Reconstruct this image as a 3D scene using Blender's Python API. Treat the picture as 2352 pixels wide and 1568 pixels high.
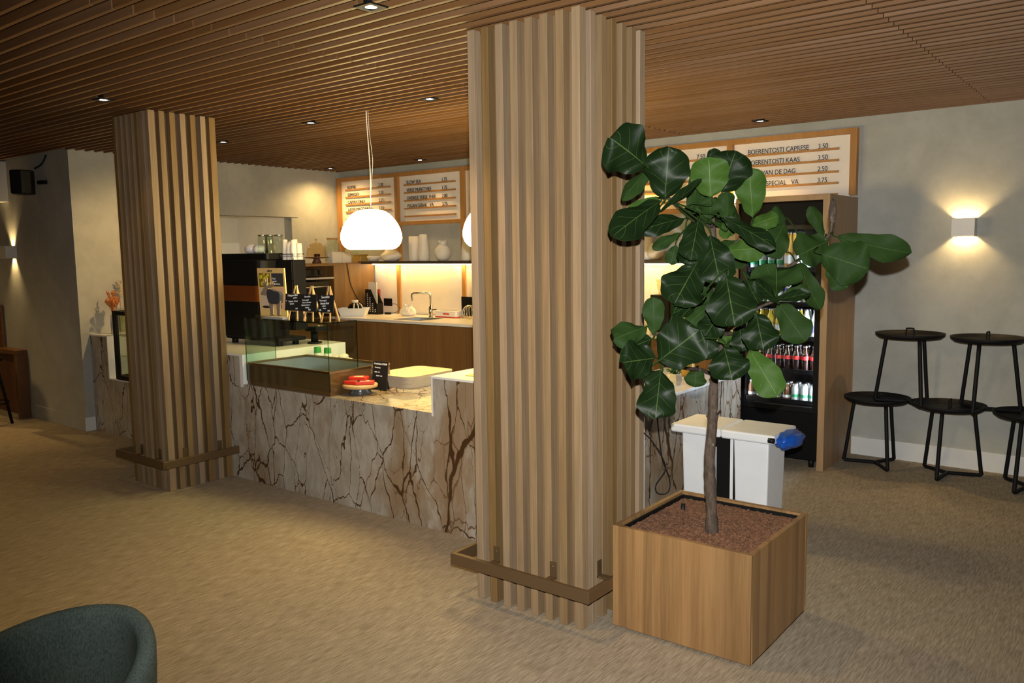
import bpy, bmesh, math, random
from mathutils import Vector, Matrix
PI = math.pi
for o in list(bpy.data.objects): bpy.data.objects.remove(o)
S = bpy.context.scene
C = S.collection

# ------------------------------------------------------------------ camera
cam_d = bpy.data.cameras.new('camera'); cam = bpy.data.objects.new('camera', cam_d); C.objects.link(cam)
cam_d.sensor_width = 36.0; cam_d.lens = 29.017; cam_d.clip_start = .02; cam_d.clip_end = 60
yaw, pit, rol = math.radians(-38.15583), math.radians(6.27414), math.radians(-.82888)
fwd = Vector((math.sin(yaw)*math.cos(pit), math.cos(yaw)*math.cos(pit), -math.sin(pit)))
rt = Vector((math.cos(yaw), -math.sin(yaw), 0)); up = rt.cross(fwd)
r2 = math.cos(rol)*rt + math.sin(rol)*up; u2 = -math.sin(rol)*rt + math.cos(rol)*up
CAM = Vector((0, 0, 1.57))
cam.matrix_world = Matrix(((r2.x, u2.x, -fwd.x, CAM.x), (r2.y, u2.y, -fwd.y, CAM.y), (r2.z, u2.z, -fwd.z, CAM.z), (0, 0, 0, 1)))
S.camera = cam
# ------------------------------------------------------------------ world, exposure, main lights
W = bpy.data.worlds.new('world'); S.world = W; W.use_nodes = True
W.node_tree.nodes['Background'].inputs[0].default_value = (1, .75, .5, 1)
W.node_tree.nodes['Background'].inputs[1].default_value = 0.02
S.view_settings.view_transform = 'Standard'; S.view_settings.look = 'None'
S.view_settings.exposure = 0.0; S.view_settings.gamma = 1.0; S.view_settings.use_curve_mapping = False
WARM = (1, .635, .235)
def lamp(name, kind, loc, power, color, rot=None, aim=None, size=.03, spot=None, blend=.5):
    d = bpy.data.lights.new(name, kind); d.energy = power; d.color = color
    if kind in ('POINT', 'SPOT'): d.shadow_soft_size = size
    if kind == 'SPOT': d.spot_size = math.radians(spot); d.spot_blend = blend
    if kind == 'AREA': d.size = size
    o = bpy.data.objects.new(name, d); C.objects.link(o); o.location = loc
    if aim is not None: o.rotation_euler = (Vector(aim) - Vector(loc)).to_track_quat('-Z', 'Y').to_euler()
    if rot: o.rotation_euler = rot
    return o
# the camera's own pop-up flash, just above the lens
FL = CAM + u2*.105 + r2*.015
lamp('camera_flash', 'SPOT', FL, 690, (1, .985, .95), aim=FL + fwd*3 + r2*.36 + u2*.22, size=.012, spot=97, blend=1.0)
# downlights recessed between the ceiling slats: (x, y, power)
SPOTS = [(-2.425, 2.247, 46), (-5.024, 2.484, 7), (-3.581, 3.777, 22), (-4.85, 3.879, 22), (-6.181, 4.031, 105),
         (-5.986, 6.15, 12), (-7.26, 6.05, 58), (-2.406, 6.084, 16)]
HIDDEN = [(-4.65, 1.15, 20), (-2.4, -.4, 24), (-5.0, -.6, 24), (-7.7, -.4, 24), (-7.4, 1.6, 46), (-9.2, 1.6, 95), (.6, .4, 12), (.5, 3.2, 8)]
for i, (x, y, p) in enumerate(SPOTS + HIDDEN):
    tilt = (-7.58, 3.85, 1.25) if i == 4 else (x, y, 0)          # the fifth one is swivelled towards the left wall
    lamp('downlight_beam', 'SPOT', (x, y, 2.485), p, WARM, aim=tilt, size=(.025 if i < len(SPOTS) else .22),
         spot=(78 if i == 4 else 150 if i in (6, 13) else 92), blend=(1.0 if i in (4, 6, 13) else .6))
lamp('downlight_beam', 'SPOT', (-1.18, 6.27, 2.485), 26, WARM, aim=(-1.18, 5.95, 0), size=.02, spot=56, blend=.8)

# ------------------------------------------------------------------ materials
MATS = {}
def new(name):
    m = bpy.data.materials.new(name); m.use_nodes = True; nt = m.node_tree
    b = nt.nodes['Principled BSDF']; MATS[name] = m
    return m, nt, b
def N(nt, t, **kw):
    n = nt.nodes.new(t)
    for k, v in kw.items():
        if k.startswith('i_'): n.inputs[k[2:].replace('_', ' ')].default_value = v
        else: setattr(n, k, v)
    return n
def L(nt, a, b): nt.links.new(a, b)
def math_(nt, op, a, b=None, clamp=False):
    n = nt.nodes.new('ShaderNodeMath'); n.operation = op; n.use_clamp = clamp
    for i, v in enumerate((a, b)):
        if v is None: continue
        if isinstance(v, (int, float)): n.inputs[i].default_value = v
        else: L(nt, v, n.inputs[i])
    return n.outputs[0]
def mix(nt, f, a, b):
    n = nt.nodes.new('ShaderNodeMix'); n.data_type = 'RGBA'
    for s, v in ((0, f), (6, a), (7, b)):
        if isinstance(v, (int, float)): n.inputs[s].default_value = v
        elif isinstance(v, tuple): n.inputs[s].default_value = (*v, 1)
        else: L(nt, v, n.inputs[s])
    return n.outputs[2]
def ramp(nt, f, a, b):      # smooth 0..1 between a and b
    n = nt.nodes.new('ShaderNodeMapRange'); n.interpolation_type = 'SMOOTHSTEP'
    L(nt, f, n.inputs[0]); n.inputs[1].default_value = a; n.inputs[2].default_value = b
    return n.outputs[0]
def coords(nt, scale=(1, 1, 1), kind='Object'):
    t = nt.nodes.new('ShaderNodeTexCoord'); m = nt.nodes.new('ShaderNodeMapping')
    m.inputs['Scale'].default_value = scale; L(nt, t.outputs[kind], m.inputs[0]); return m.outputs[0]
def noise(nt, vec, scale, detail=4, rough=.55, dist=0):
    n = nt.nodes.new('ShaderNodeTexNoise'); n.inputs['Scale'].default_value = scale; n.inputs['Detail'].default_value = detail
    n.inputs['Roughness'].default_value = rough; n.inputs['Distortion'].default_value = dist; L(nt, vec, n.inputs['Vector']); return n
def bump(nt, b, h, strength, dist=.01):
    n = nt.nodes.new('ShaderNodeBump'); n.inputs['Strength'].default_value = strength; n.inputs['Distance'].default_value = dist
    L(nt, h, n.inputs['Height']); L(nt, n.outputs[0], b.inputs['Normal'])
def plain(name, col, rough=.5, metal=0, emit=None, es=1, coat=0, spec=.5, vary=.08, vs=8):
    m, nt, b = new(name); b.inputs['Roughness'].default_value = rough; b.inputs['Metallic'].default_value = metal
    b.inputs['Specular IOR Level'].default_value = spec; b.inputs['Coat Weight'].default_value = coat
    n = noise(nt, coords(nt), vs)
    L(nt, mix(nt, n.outputs[0], tuple(c*(1-vary) for c in col), tuple(min(1, c*(1+vary)) for c in col)), b.inputs['Base Color'])
    if emit:
        b.inputs['Emission Color'].default_value = (*emit, 1); b.inputs['Emission Strength'].default_value = es
    return m
def wood(name, c1, c2, axis=2, fine=60, rough=.5, tone=False, strips=0):
    m, nt, b = new(name); b.inputs['Roughness'].default_value = rough
    sc = [1, 1, 1]; sc[axis] = .035
    v = coords(nt, tuple(sc)); n = noise(nt, v, fine, 5, .6, .3); n2 = noise(nt, v, fine*.18, 3, .5)
    f = math_(nt, 'ADD', math_(nt, 'MULTIPLY', n.outputs[0], .55), math_(nt, 'MULTIPLY', n2.outputs[0], .45))
    f = ramp(nt, f, .34, .66)
    col = mix(nt, f, c2, c1)
    if strips:      # glued-up staves: each stave a little different in tone
        t = nt.nodes.new('ShaderNodeTexCoord'); sx = nt.nodes.new('ShaderNodeSeparateXYZ'); L(nt, t.outputs['Object'], sx.inputs[0])
        s = math_(nt, 'ADD', math_(nt, 'MULTIPLY', sx.outputs[0], strips), math_(nt, 'MULTIPLY', sx.outputs[1], strips))
        wn = nt.nodes.new('ShaderNodeTexWhiteNoise'); wn.noise_dimensions = '1D'; L(nt, math_(nt, 'FLOOR', s), wn.inputs['W'])
        hs = nt.nodes.new('ShaderNodeHueSaturation'); L(nt, col, hs.inputs['Color'])
        L(nt, math_(nt, 'ADD', math_(nt, 'MULTIPLY', wn.outputs[0], .38), .80), hs.inputs['Value']); col = hs.outputs[0]
    if tone:        # natural tone of each slat, stored per face
        a = nt.nodes.new('ShaderNodeAttribute'); a.attribute_name = 'tone'
        hs = nt.nodes.new('ShaderNodeHueSaturation'); L(nt, col, hs.inputs['Color'])
        L(nt, math_(nt, 'ADD', math_(nt, 'MULTIPLY', a.outputs['Fac'], .45*tone), 1-.22*tone), hs.inputs['Value'])
        L(nt, math_(nt, 'ADD', math_(nt, 'MULTIPLY', a.outputs['Fac'], -.35*tone), 1+.15*tone), hs.inputs['Saturation']); col = hs.outputs[0]
    L(nt, col, b.inputs['Base Color']); bump(nt, b, n.outputs[0], .12, .002)
    return m
def glass_(name, tint, gloss=.9, k=1.45, rough=.0):
    m, nt, b = new(name); nt.nodes.remove(b); out = nt.nodes['Material Output']
    tr = N(nt, 'ShaderNodeBsdfTransparent'); tr.inputs[0].default_value = (*tint, 1)
    gl = N(nt, 'ShaderNodeBsdfGlossy'); gl.inputs['Roughness'].default_value = rough; gl.inputs[0].default_value = (gloss, gloss, gloss, 1)
    lw = N(nt, 'ShaderNodeLayerWeight'); f0 = ((k-1)/(k+1))**2          # Schlick reflectance of a thin pane
    fr = math_(nt, 'ADD', math_(nt, 'MULTIPLY', math_(nt, 'POWER', lw.outputs['Facing'], 5.0), 1-f0), f0)
    lw.inputs[0].default_value = .5
    ms = N(nt, 'ShaderNodeMixShader'); L(nt, fr, ms.inputs[0]); L(nt, tr.outputs[0], ms.inputs[1]); L(nt, gl.outputs[0], ms.inputs[2])
    L(nt, ms.outputs[0], out.inputs[0]); return m

def make_mats():
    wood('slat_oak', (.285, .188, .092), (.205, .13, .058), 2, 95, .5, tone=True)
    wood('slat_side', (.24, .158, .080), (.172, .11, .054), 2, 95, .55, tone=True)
    wood('ceiling_wood', (.205, .104, .041), (.152, .073, .027), 0, 60, .55, tone=.4)
    wood('core_wood', (.21, .135, .066), (.15, .092, .044), 2, 60, .6)
    wood('planter_wood', (.30, .170, .068), (.22, .117, .043), 2, 110, .45, strips=26)
    wood('frame_wood', (.46, .225, .06), (.37, .17, .04), 2, 60, .5)
    wood('cabinet_wood', (.225, .118, .038), (.165, .082, .025), 2, 60, .5, strips=4)
    wood('fridge_cabinet_wood', (.36, .235, .125), (.29, .18, .09), 2, 60, .5)
    wood('bench_wood', (.17, .075, .025), (.12, .05, .016), 0, 50, .45)
    wood('light_wood', (.62, .40, .17), (.50, .30, .12), 0, 50, .5)
    wood('dark_board', (.12, .05, .025), (.08, .03, .015), 2, 40, .5)
    plain('plenum', (.010, .009, .008), .9)
    plain('black_metal', (.008, .008, .009), .55, spec=.15)
    plain('black_plastic', (.008, .008, .008), .45, spec=.2)
    plain('black_gloss', (.006, .006, .007), .5, spec=.08)
    plain('white_plastic', (.78, .80, .82), .4)
    plain('white_laminate', (.80, .79, .76), .25, spec=.5)
    plain('white_paint', (.72, .72, .70), .5)
    plain('ceramic_white', (.80, .75, .68), .55)
    plain('ceramic_gloss', (.85, .82, .78), .15)
    plain('board_white', (.80, .74, .66), .6)
    plain('letter_black', (.01, .01, .01), .5)
    plain('chalk_black', (.012, .012, .012), .6)
    plain('chalk_white', (.85, .85, .82), .8)
    plain('steel', (.62, .62, .60), .22, metal=1)
    plain('brushed_steel', (.45, .46, .46), .4, metal=1)
    plain('bronze', (.15, .095, .045), .42, metal=.45, spec=.4)
    plain('bronze_trim', (.30, .20, .10), .3, metal=1)
    plain('well_front', (.10, .055, .02), .12, spec=.8)
    plain('brown_band', (.16, .042, .008), .4)
    plain('shelf_dark', (.05, .032, .018), .4)
    plain('lamp_glass', (.9, .85, .75), .3, emit=(1, .76, .32), es=36)
    plain('bulb', (.9, .9, .9), .3, emit=(1, .86, .74), es=30)
    plain('led_strip', (.9, .8, .6), .4, emit=(1, .68, .19), es=26)
    plain('cool_led', (.9, .9, 1), .4, emit=(.84, .92, 1), es=40)
    plain('cord_white', (.75, .72, .68), .5)
    plain('cable_black', (.01, .01, .01), .5)
    plain('red_packet', (.62, .03, .012), .35)
    plain('packet_print', (.85, .60, .35), .5)
    plain('grey_stand', (.06, .065, .065), .25)
    plain('paper', (.82, .80, .76), .7)
    plain('poster_wood', (.80, .55, .20), .5)
    plain('poster_navy', (.035, .04, .05), .5)
    plain('poster_pink', (.72, .45, .28), .6)
    plain('poster_beige', (.66, .52, .38), .6)
    plain('lemon', (.62, .52, .03), .45)
    plain('lemon_dark', (.20, .13, .02), .6)
    plain('felt_brown', (.27, .205, .13), .9)
    plain('knit_navy', (.035, .037, .043), .95, vary=.3, vs=150)
    plain('berry', (.22, .04, .02), .5)
    plain('green_print', (.05, .32, .06), .5)
    plain('paper_cup', (.80, .77, .68), .6)
    plain('mat_green', (.40, .42, .10), .7)
    plain('tray_wood', (.74, .60, .36), .4, vary=.2, vs=3)
    plain('tray_edge', (.64, .58, .50), .5)
    plain('linen', (.72, .68, .60), .85, vary=.25, vs=40)
    plain('blue_bag', (.012, .085, .42), .2)
    plain('red_print', (.65, .05, .03), .5)
    plain('cork', (.45, .22, .09), .7)
    plain('amber', (.55, .33, .06), .3)
    plain('dried_red', (.55, .12, .03), .8, vary=.3)
    plain('dried_orange', (.62, .26, .06), .8, vary=.3)
    plain('dried_cream', (.55, .46, .32), .85, vary=.2)
    plain('herb_green', (.05, .20, .03), .5)
    plain('cola', (.018, .006, .004), .08, spec=.7)
    plain('juice_yellow', (.60, .46, .03), .15)
    plain('clear_drink', (.55, .62, .62), .1)
    plain('tea_brown', (.16, .07, .03), .12)
    plain('label_red', (.62, .03, .03), .4)
    plain('label_green', (.05, .38, .16), .4)
    plain('label_white', (.80, .82, .80), .5)
    plain('label_blue', (.10, .10, .45), .4)
    plain('cap_silver', (.6, .6, .62), .3, metal=1)
    plain('fridge_black', (.008, .008, .009), .35, spec=.2)
    plain('fridge_inner', (.03, .03, .035), .5)
    plain('shelf_wire', (.35, .35, .37), .4, metal=1)
    plain('kitchen_wall', (.62, .60, .55), .6)
    plain('kitchen_blue', (.04, .10, .28), .5)
    plain('grey_box', (.36, .36, .37), .45)
    plain('sweet_dark', (.05, .02, .01), .5)
    plain('chair_leg', (.02, .015, .012), .4)
    plain('navy_folder', (.25, .02, .03), .5)
    glass_('clear_glass', (.93, .96, .94), .9, 1.5)
    glass_('case_glass', (.86, .93, .90), .8, 1.35)
    glass_('glass_edge', (.42, .62, .54), .9, 1.6)
    glass_('amber_glass', (.93, .85, .70), .8, 1.45)
    glass_('fridge_glass', (.80, .82, .84), .8, 1.4)
    # plaster walls
    m, nt, b = new('plaster'); v = coords(nt); n = noise(nt, v, 1.6, 6, .6, .6); n2 = noise(nt, v, 9, 5, .65, .4)
    f = math_(nt, 'ADD', math_(nt, 'MULTIPLY', n.outputs[0], .7), math_(nt, 'MULTIPLY', n2.outputs[0], .3))
    L(nt, mix(nt, ramp(nt, f, .32, .68), (.345, .35, .315), (.455, .46, .42)), b.inputs['Base Color']); b.inputs['Roughness'].default_value = .8
    bump(nt, b, n2.outputs[0], .10, .01)
    # carpet: flat woven, streaks along Y
    m, nt, b = new('carpet'); n = noise(nt, coords(nt, (1, .075, 1)), 170, 4, .6); n2 = noise(nt, coords(nt, (1, .8, 1)), 330, 2, .5); n3 = noise(nt, coords(nt, (1, .2, 1)), 26, 4, .65); n4 = noise(nt, coords(nt), 1.1, 3, .5)
    f = math_(nt, 'ADD', math_(nt, 'MULTIPLY', n.outputs[0], .62), math_(nt, 'MULTIPLY', n3.outputs[0], .16)); f = math_(nt, 'ADD', f, math_(nt, 'MULTIPLY', n2.outputs[0], .22)); f = ramp(nt, f, .34, .66)
    c = mix(nt, f, (.22, .178, .122), (.49, .41, .305)); c = mix(nt, math_(nt, 'MULTIPLY', n4.outputs[0], .25), c, (.31, .265, .195))
    L(nt, c, b.inputs['Base Color']); b.inputs['Roughness'].default_value = .95; b.inputs['Specular IOR Level'].default_value = .15
    bump(nt, b, math_(nt, 'ADD', n.outputs[0], n2.outputs[0]), .4, .004)
    # marble with brown crackle veins
    m, nt, b = new('marble'); v = coords(nt, (1, 1, .5))
    dn = noise(nt, v, 2.6, 5, .58); sub = N(nt, 'ShaderNodeVectorMath', operation='MULTIPLY_ADD')
    L(nt, dn.outputs['Color'], sub.inputs[0]); sub.inputs[1].default_value = (.24, .24, .24); L(nt, v, sub.inputs[2])
    mk = noise(nt, v, 1.5, 4, .6).outputs[0]; mk2 = noise(nt, coords(nt, (1.3, 1.3, .5)), 2.6, 4, .6).outputs[0]
    def veins(scale, wide, thin, mask, lo, hi, rot):
        mp = N(nt, 'ShaderNodeMapping'); mp.inputs['Rotation'].default_value = (0, rot, 0); mp.inputs['Scale'].default_value = (1.15, 1.15, .80); L(nt, sub.outputs[0], mp.inputs[0])
        vo = N(nt, 'ShaderNodeTexVoronoi', feature='DISTANCE_TO_EDGE'); vo.inputs['Scale'].default_value = scale; L(nt, mp.outputs[0], vo.inputs['Vector'])
        w = math_(nt, 'ADD', math_(nt, 'MULTIPLY', ramp(nt, mask, lo, hi), wide), thin)
        return math_(nt, 'SUBTRACT', 1.0, math_(nt, 'DIVIDE', vo.outputs[0], w), True)
    v1 = veins(2.5, .036, .006, mk, .47, .74, .3); v2 = veins(4.6, .030, .006, mk2, .44, .74, -.35); v3 = veins(8.0, .040, .0025, mk, .45, .74, .15)
    cl = noise(nt, sub.outputs[0], 3.0, 6, .65, .5); cl2 = noise(nt, v, 14, 5, .6, .5)
    base = mix(nt, ramp(nt, cl2.outputs[0], .3, .7), (.33, .297, .24), (.45, .41, .345))
    stain = math_(nt, 'MULTIPLY', ramp(nt, cl.outputs[0], .40, .60), ramp(nt, mk, .40, .56))
    base = mix(nt, math_(nt, 'MULTIPLY', stain, .8), base, (.24, .148, .070))
    col = mix(nt, math_(nt, 'MULTIPLY', v3, 1.5, True), base, (.15, .088, .045))
    col = mix(nt, math_(nt, 'MULTIPLY', v2, 2.4, True), col, (.070, .036, .016))
    col = mix(nt, math_(nt, 'MULTIPLY', v1, 2.6, True), col, (.058, .027, .010))
    L(nt, col, b.inputs['Base Color']); b.inputs['Roughness'].default_value = .22; b.inputs['Specular IOR Level'].default_value = .4
    # fiddle leaf: veins from the leaf's own UV (u across, v along)
    def leaf(name, c1, c2, vein, rough, vs):
        m, nt, b = new(name); t = nt.nodes.new('ShaderNodeTexCoord'); s = nt.nodes.new('ShaderNodeSeparateXYZ'); L(nt, t.outputs['UV'], s.inputs[0])
        a = math_(nt, 'ABSOLUTE', math_(nt, 'SUBTRACT', s.outputs[0], .5))
        mid = math_(nt, 'SUBTRACT', 1, ramp(nt, a, .006, .016))
        q = math_(nt, 'MULTIPLY', math_(nt, 'SUBTRACT', s.outputs[1], math_(nt, 'MULTIPLY', a, .62)), 4.3)
        fr = math_(nt, 'ABSOLUTE', math_(nt, 'SUBTRACT', math_(nt, 'FRACT', math_(nt, 'ADD', q, .35)), .5))
        lat = math_(nt, 'MULTIPLY', math_(nt, 'SUBTRACT', 1, ramp(nt, fr, .008, .030)), math_(nt, 'SUBTRACT', 1, ramp(nt, a, .28, .46)))
        n = noise(nt, coords(nt), 14, 3); col = mix(nt, n.outputs[0], c1, c2)
        col = mix(nt, math_(nt, 'MULTIPLY', lat, vs*.75), col, vein); col = mix(nt, math_(nt, 'MULTIPLY', mid, vs), col, vein)
        L(nt, col, b.inputs['Base Color']); b.inputs['Roughness'].default_value = rough
        b.inputs['Specular IOR Level'].default_value = .055
        h = math_(nt, 'ADD', mid, lat); bump(nt, b, h, -.5 if rough < .4 else .6, .004)
    leaf('leaf_top', (.0050, .0120, .0036), (.0080, .0175, .0050), (.05, .088, .022), .36, .85)
    leaf('leaf_under', (.013, .031, .0070), (.021, .044, .0100), (.065, .115, .035), .55, .7)
    leaf('leaf_young', (.030, .068, .011), (.042, .088, .015), (.13, .20, .055), .45, .9)
    # bark, clay granules, chair fabric
    m, nt, b = new('bark'); n = noise(nt, coords(nt, (1, 1, .3)), 60, 5, .7); n2 = noise(nt, coords(nt), 22, 3)
    col = mix(nt, ramp(nt, n.outputs[0], .35, .65), (.036, .024, .016), (.098, .066, .046)); col = mix(nt, ramp(nt, n2.outputs[0], .62, .75), col, (.20, .17, .14))
    L(nt, col, b.inputs['Base Color']); b.inputs['Roughness'].default_value = .85; bump(nt, b, n.outputs[0], .8, .006)
    m, nt, b = new('granule'); n = noise(nt, coords(nt), 60, 4, .6)
    L(nt, mix(nt, ramp(nt, n.outputs[0], .35, .65), (.092, .040, .018), (.19, .088, .045)), b.inputs['Base Color']); b.inputs['Roughness'].default_value = .95
    m, nt, b = new('fabric_teal'); n = noise(nt, coords(nt, (1, 1, .5)), 240, 3, .7); n2 = noise(nt, coords(nt), 9, 3)
    f = math_(nt, 'ADD', math_(nt, 'MULTIPLY', n.outputs[0], .8), math_(nt, 'MULTIPLY', n2.outputs[0], .2))
    L(nt, mix(nt, ramp(nt, f, .32, .68), (.044, .064, .057), (.105, .138, .124)), b.inputs['Base Color']); b.inputs['Roughness'].default_value = .95
    bump(nt, b, n.outputs[0], .4, .003); b.inputs['Specular IOR Level'].default_value = .2
make_mats()

# ------------------------------------------------------------------ mesh helpers
class MB:
    def __init__(s): s.v = []; s.f = []; s.sm = []; s.mi = []; s.tn = []; s.uv = {}; s.tone = .5; s.slot = 0
    def add(s, vs, fs, smooth=False, uvs=None):
        o = len(s.v); s.v += [tuple(p) for p in vs]
        for i, f in enumerate(fs):
            if uvs: s.uv[len(s.f)] = [uvs[k] for k in f]
            s.f.append([k+o for k in f]); s.sm.append(smooth); s.mi.append(s.slot); s.tn.append(s.tone)
        return s
    def box(s, x0, x1, y0, y1, z0, z1, rot=0, c=None, bev=0):
        if bev: return s.prism(rrect(x0, x1, y0, y1, bev, 3), z0, z1)
        P = [(x, y, z) for z in (z0, z1) for x, y in ((x0, y0), (x1, y0), (x1, y1), (x0, y1))]
        if rot:
            cx, cy = c or ((x0+x1)/2, (y0+y1)/2); ca, sa = math.cos(rot), math.sin(rot)
            P = [(cx+(x-cx)*ca-(y-cy)*sa, cy+(x-cx)*sa+(y-cy)*ca, z) for x, y, z in P]
        return s.add(P, [(0, 3, 2, 1), (4, 5, 6, 7), (0, 1, 5, 4), (1, 2, 6, 5), (2, 3, 7, 6), (3, 0, 4, 7)])
    def hexa(s, P): # 8 points, bottom ring then top ring
        return s.add(P, [(0, 3, 2, 1), (4, 5, 6, 7), (0, 1, 5, 4), (1, 2, 6, 5), (2, 3, 7, 6), (3, 0, 4, 7)])
    def prism(s, poly, z0, z1, M=None, smooth=False):
        n = len(poly); P = [(x, y, z0) for x, y in poly] + [(x, y, z1) for x, y in poly]
        if M is not None: P = [tuple(M @ Vector(p)) for p in P]
        s.add(P, [tuple(range(n-1, -1, -1)), tuple(range(n, 2*n))])
        return s.add(P, [(i, (i+1) % n, n+(i+1) % n, n+i) for i in range(n)], smooth)
    def lathe(s, prof, c=(0, 0, 0), n=28, caps=True, M=None, a0=0, a1=2*PI):
        P = []; m = len(prof); full = abs(a1-a0-2*PI) < 1e-6; k = n if full else n+1
        for i in range(k):
            a = a0+(a1-a0)*i/n
            for r, z in prof: P.append((c[0]+r*math.cos(a), c[1]+r*math.sin(a), c[2]+z))
        if M is not None: P = [tuple(M @ Vector(p)) for p in P]
        F = []
        for i in range(n):
            j = (i+1) % k
            for q in range(m-1): F.append((i*m+q, j*m+q, j*m+q+1, i*m+q+1))
        s.add(P, F, True)
        if caps and full:
            if prof[0][0] > 1e-5: s.add([P[i*m] for i in range(n)], [tuple(range(n-1, -1, -1))])
            if prof[-1][0] > 1e-5: s.add([P[i*m+m-1] for i in range(n)], [tuple(range(n))])
        return s
    def cyl(s, c, r, h, n=24, r2=None): return s.lathe([(r, 0), (r if r2 is None else r2, h)], c, n)
    def tube(s, pts, rad, n=8, closed=False, caps=True):
        pts = [Vector(p) for p in pts]; k = len(pts); P = []; F = []
        rad = rad if isinstance(rad, (list, tuple)) else [rad]*k
        prev = None
        for i, p in enumerate(pts):
            if closed: t = (pts[(i+1) % k]-pts[i-1]).normalized()
            else: t = (pts[min(i+1, k-1)]-pts[max(i-1, 0)]).normalized()
            if prev is None: u = t.orthogonal().normalized()
            else:
                u = prev - t*prev.dot(t); u = u.normalized() if u.length > 1e-6 else t.orthogonal().normalized()
            prev = u; w = t.cross(u)
            for j in range(n):
                a = 2*PI*j/n; P.append(p + (u*math.cos(a)+w*math.sin(a))*rad[i])
        for i in range(k if closed else k-1):
            i2 = (i+1) % k
            for j in range(n): F.append((i*n+j, i*n+(j+1) % n, i2*n+(j+1) % n, i2*n+j))
        s.add(P, F, True)
        if caps and not closed: s.add(P[:n], [tuple(range(n-1, -1, -1))]); s.add(P[-n:], [tuple(range(n))])
        return s
    def bar(s, a, b, w, h, upv=(0, 0, 1)):
        a = Vector(a); b = Vector(b); t = (b-a).normalized(); u = Vector(upv); u = (u - t*u.dot(t))
        u = u.normalized() if u.length > 1e-5 else t.orthogonal().normalized(); r = t.cross(u)
        R_ = [r*(-w/2)-u*(h/2), r*(w/2)-u*(h/2), r*(w/2)+u*(h/2), r*(-w/2)+u*(h/2)]
        return s.hexa([a+q for q in R_] + [b+q for q in R_])
    def ball(s, c, r, n=12, sc=(1, 1, 1)):
        m = max(6, n//2+2); P = []
        prof = [(math.sin(PI*i/m), -math.cos(PI*i/m)) for i in range(m+1)]
        for i in range(n):
            for a, z in prof: P.append((c[0]+r*sc[0]*a*math.cos(2*PI*i/n), c[1]+r*sc[1]*a*math.sin(2*PI*i/n), c[2]+r*sc[2]*z))
        k = m+1
        return s.add(P, [(i*k+q, ((i+1) % n)*k+q, ((i+1) % n)*k+q+1, i*k+q+1) for i in range(n) for q in range(m)], True)
    def move(s, d, start=0):
        s.v = s.v[:start] + [(x+d[0], y+d[1], z+d[2]) for x, y, z in s.v[start:]]; return s
    def xform(s, M): s.v = [tuple(M @ Vector(p)) for p in s.v]; return s
    def build(s, name, mats, parent=None, bevel=0, org=None, merge=True):
        me = bpy.data.meshes.new(name)
        o_ = Vector(org) if org is not None else Vector((0, 0, 0))
        me.from_pydata([tuple(Vector(p)-o_) for p in s.v], [], s.f)
        me.polygons.foreach_set('use_smooth', s.sm); me.polygons.foreach_set('material_index', s.mi)
        for m in (mats if isinstance(mats, (list, tuple)) else [mats]): me.materials.append(MATS[m])
        at = me.attributes.new('tone', 'FLOAT', 'FACE'); at.data.foreach_set('value', s.tn)
        if s.uv:
            uvl = me.uv_layers.new(name='UVMap')
            for fi, uv in s.uv.items():
                p = me.polygons[fi]
                for k, li in enumerate(p.loop_indices): uvl.data[li].uv = uv[k]
        bm = bmesh.new(); bm.from_mesh(me)
        if merge: bmesh.ops.remove_doubles(bm, verts=bm.verts, dist=1e-6)
        bmesh.ops.recalc_face_normals(bm, faces=bm.faces); bm.to_mesh(me); bm.free()
        o = bpy.data.objects.new(name, me); C.objects.link(o)
        if parent is not None: o.parent = parent
        elif org is not None: o.location = o_
        if bevel:
            b = o.modifiers.new('bevel', 'BEVEL'); b.width = bevel; b.segments = 2; b.limit_method = 'ANGLE'; b.angle_limit = math.radians(40)
        return o
def rrect(x0, x1, y0, y1, r, n=4):
    P = []
    for cx, cy, a in ((x1-r, y0+r, -PI/2), (x1-r, y1-r, 0), (x0+r, y1-r, PI/2), (x0+r, y0+r, PI)):
        for i in range(n+1): P.append((cx+r*math.cos(a+PI/2*i/n), cy+r*math.sin(a+PI/2*i/n)))
    return P
def tag(o, label, cat, group=None, kind=None):
    if label: o['label'] = label
    if cat: o['category'] = cat
    if group: o['group'] = group
    if kind: o['kind'] = kind
    return o
def thing(name, label, cat, loc=(0, 0, 0), rz=0, group=None):
    o = bpy.data.objects.new(name, None); C.objects.link(o); o.location = loc; o.rotation_euler = (0, 0, rz)
    o.empty_display_size = .1
    return tag(o, label, cat, group)
def struct(mb, name, mat, **k):
    o = mb.build(name, mat, **k); o['kind'] = 'structure'; return o
def dup(root, loc, label=None, rz=None, group=None):
    r = root.copy(); C.objects.link(r); r.location = loc
    if rz is not None: r.rotation_euler = (0, 0, rz)
    if label: r['label'] = label
    if group: r['group'] = group
    for ch in list(root.children):
        c = ch.copy(); C.objects.link(c); c.parent = r
        for g in list(ch.children):
            d = g.copy(); C.objects.link(d); d.parent = c
    return r
def text(name, s, size, M, mat, parent=None, sx=.9, align='LEFT', org=None, depth=.0015, spacing=1.0, bold=0):
    cu = bpy.data.curves.new(name, 'FONT'); cu.body = s; cu.size = size; cu.extrude = depth; cu.align_x = align; cu.space_character = spacing; cu.offset = bold
    t = bpy.data.objects.new(name, cu); C.objects.link(t); bpy.context.view_layer.update()
    me = bpy.data.meshes.new_from_object(t.evaluated_get(bpy.context.evaluated_depsgraph_get()))
    bpy.data.objects.remove(t)
    me.transform(M @ Matrix.Diagonal((sx, 1, 1, 1)))
    if org is not None: me.transform(Matrix.Translation(-Vector(org)))
    me.materials.clear(); me.materials.append(MATS[mat]); me.name = name
    o = bpy.data.objects.new(name, me); C.objects.link(o)
    if parent is not None: o.parent = parent
    return o
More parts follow.
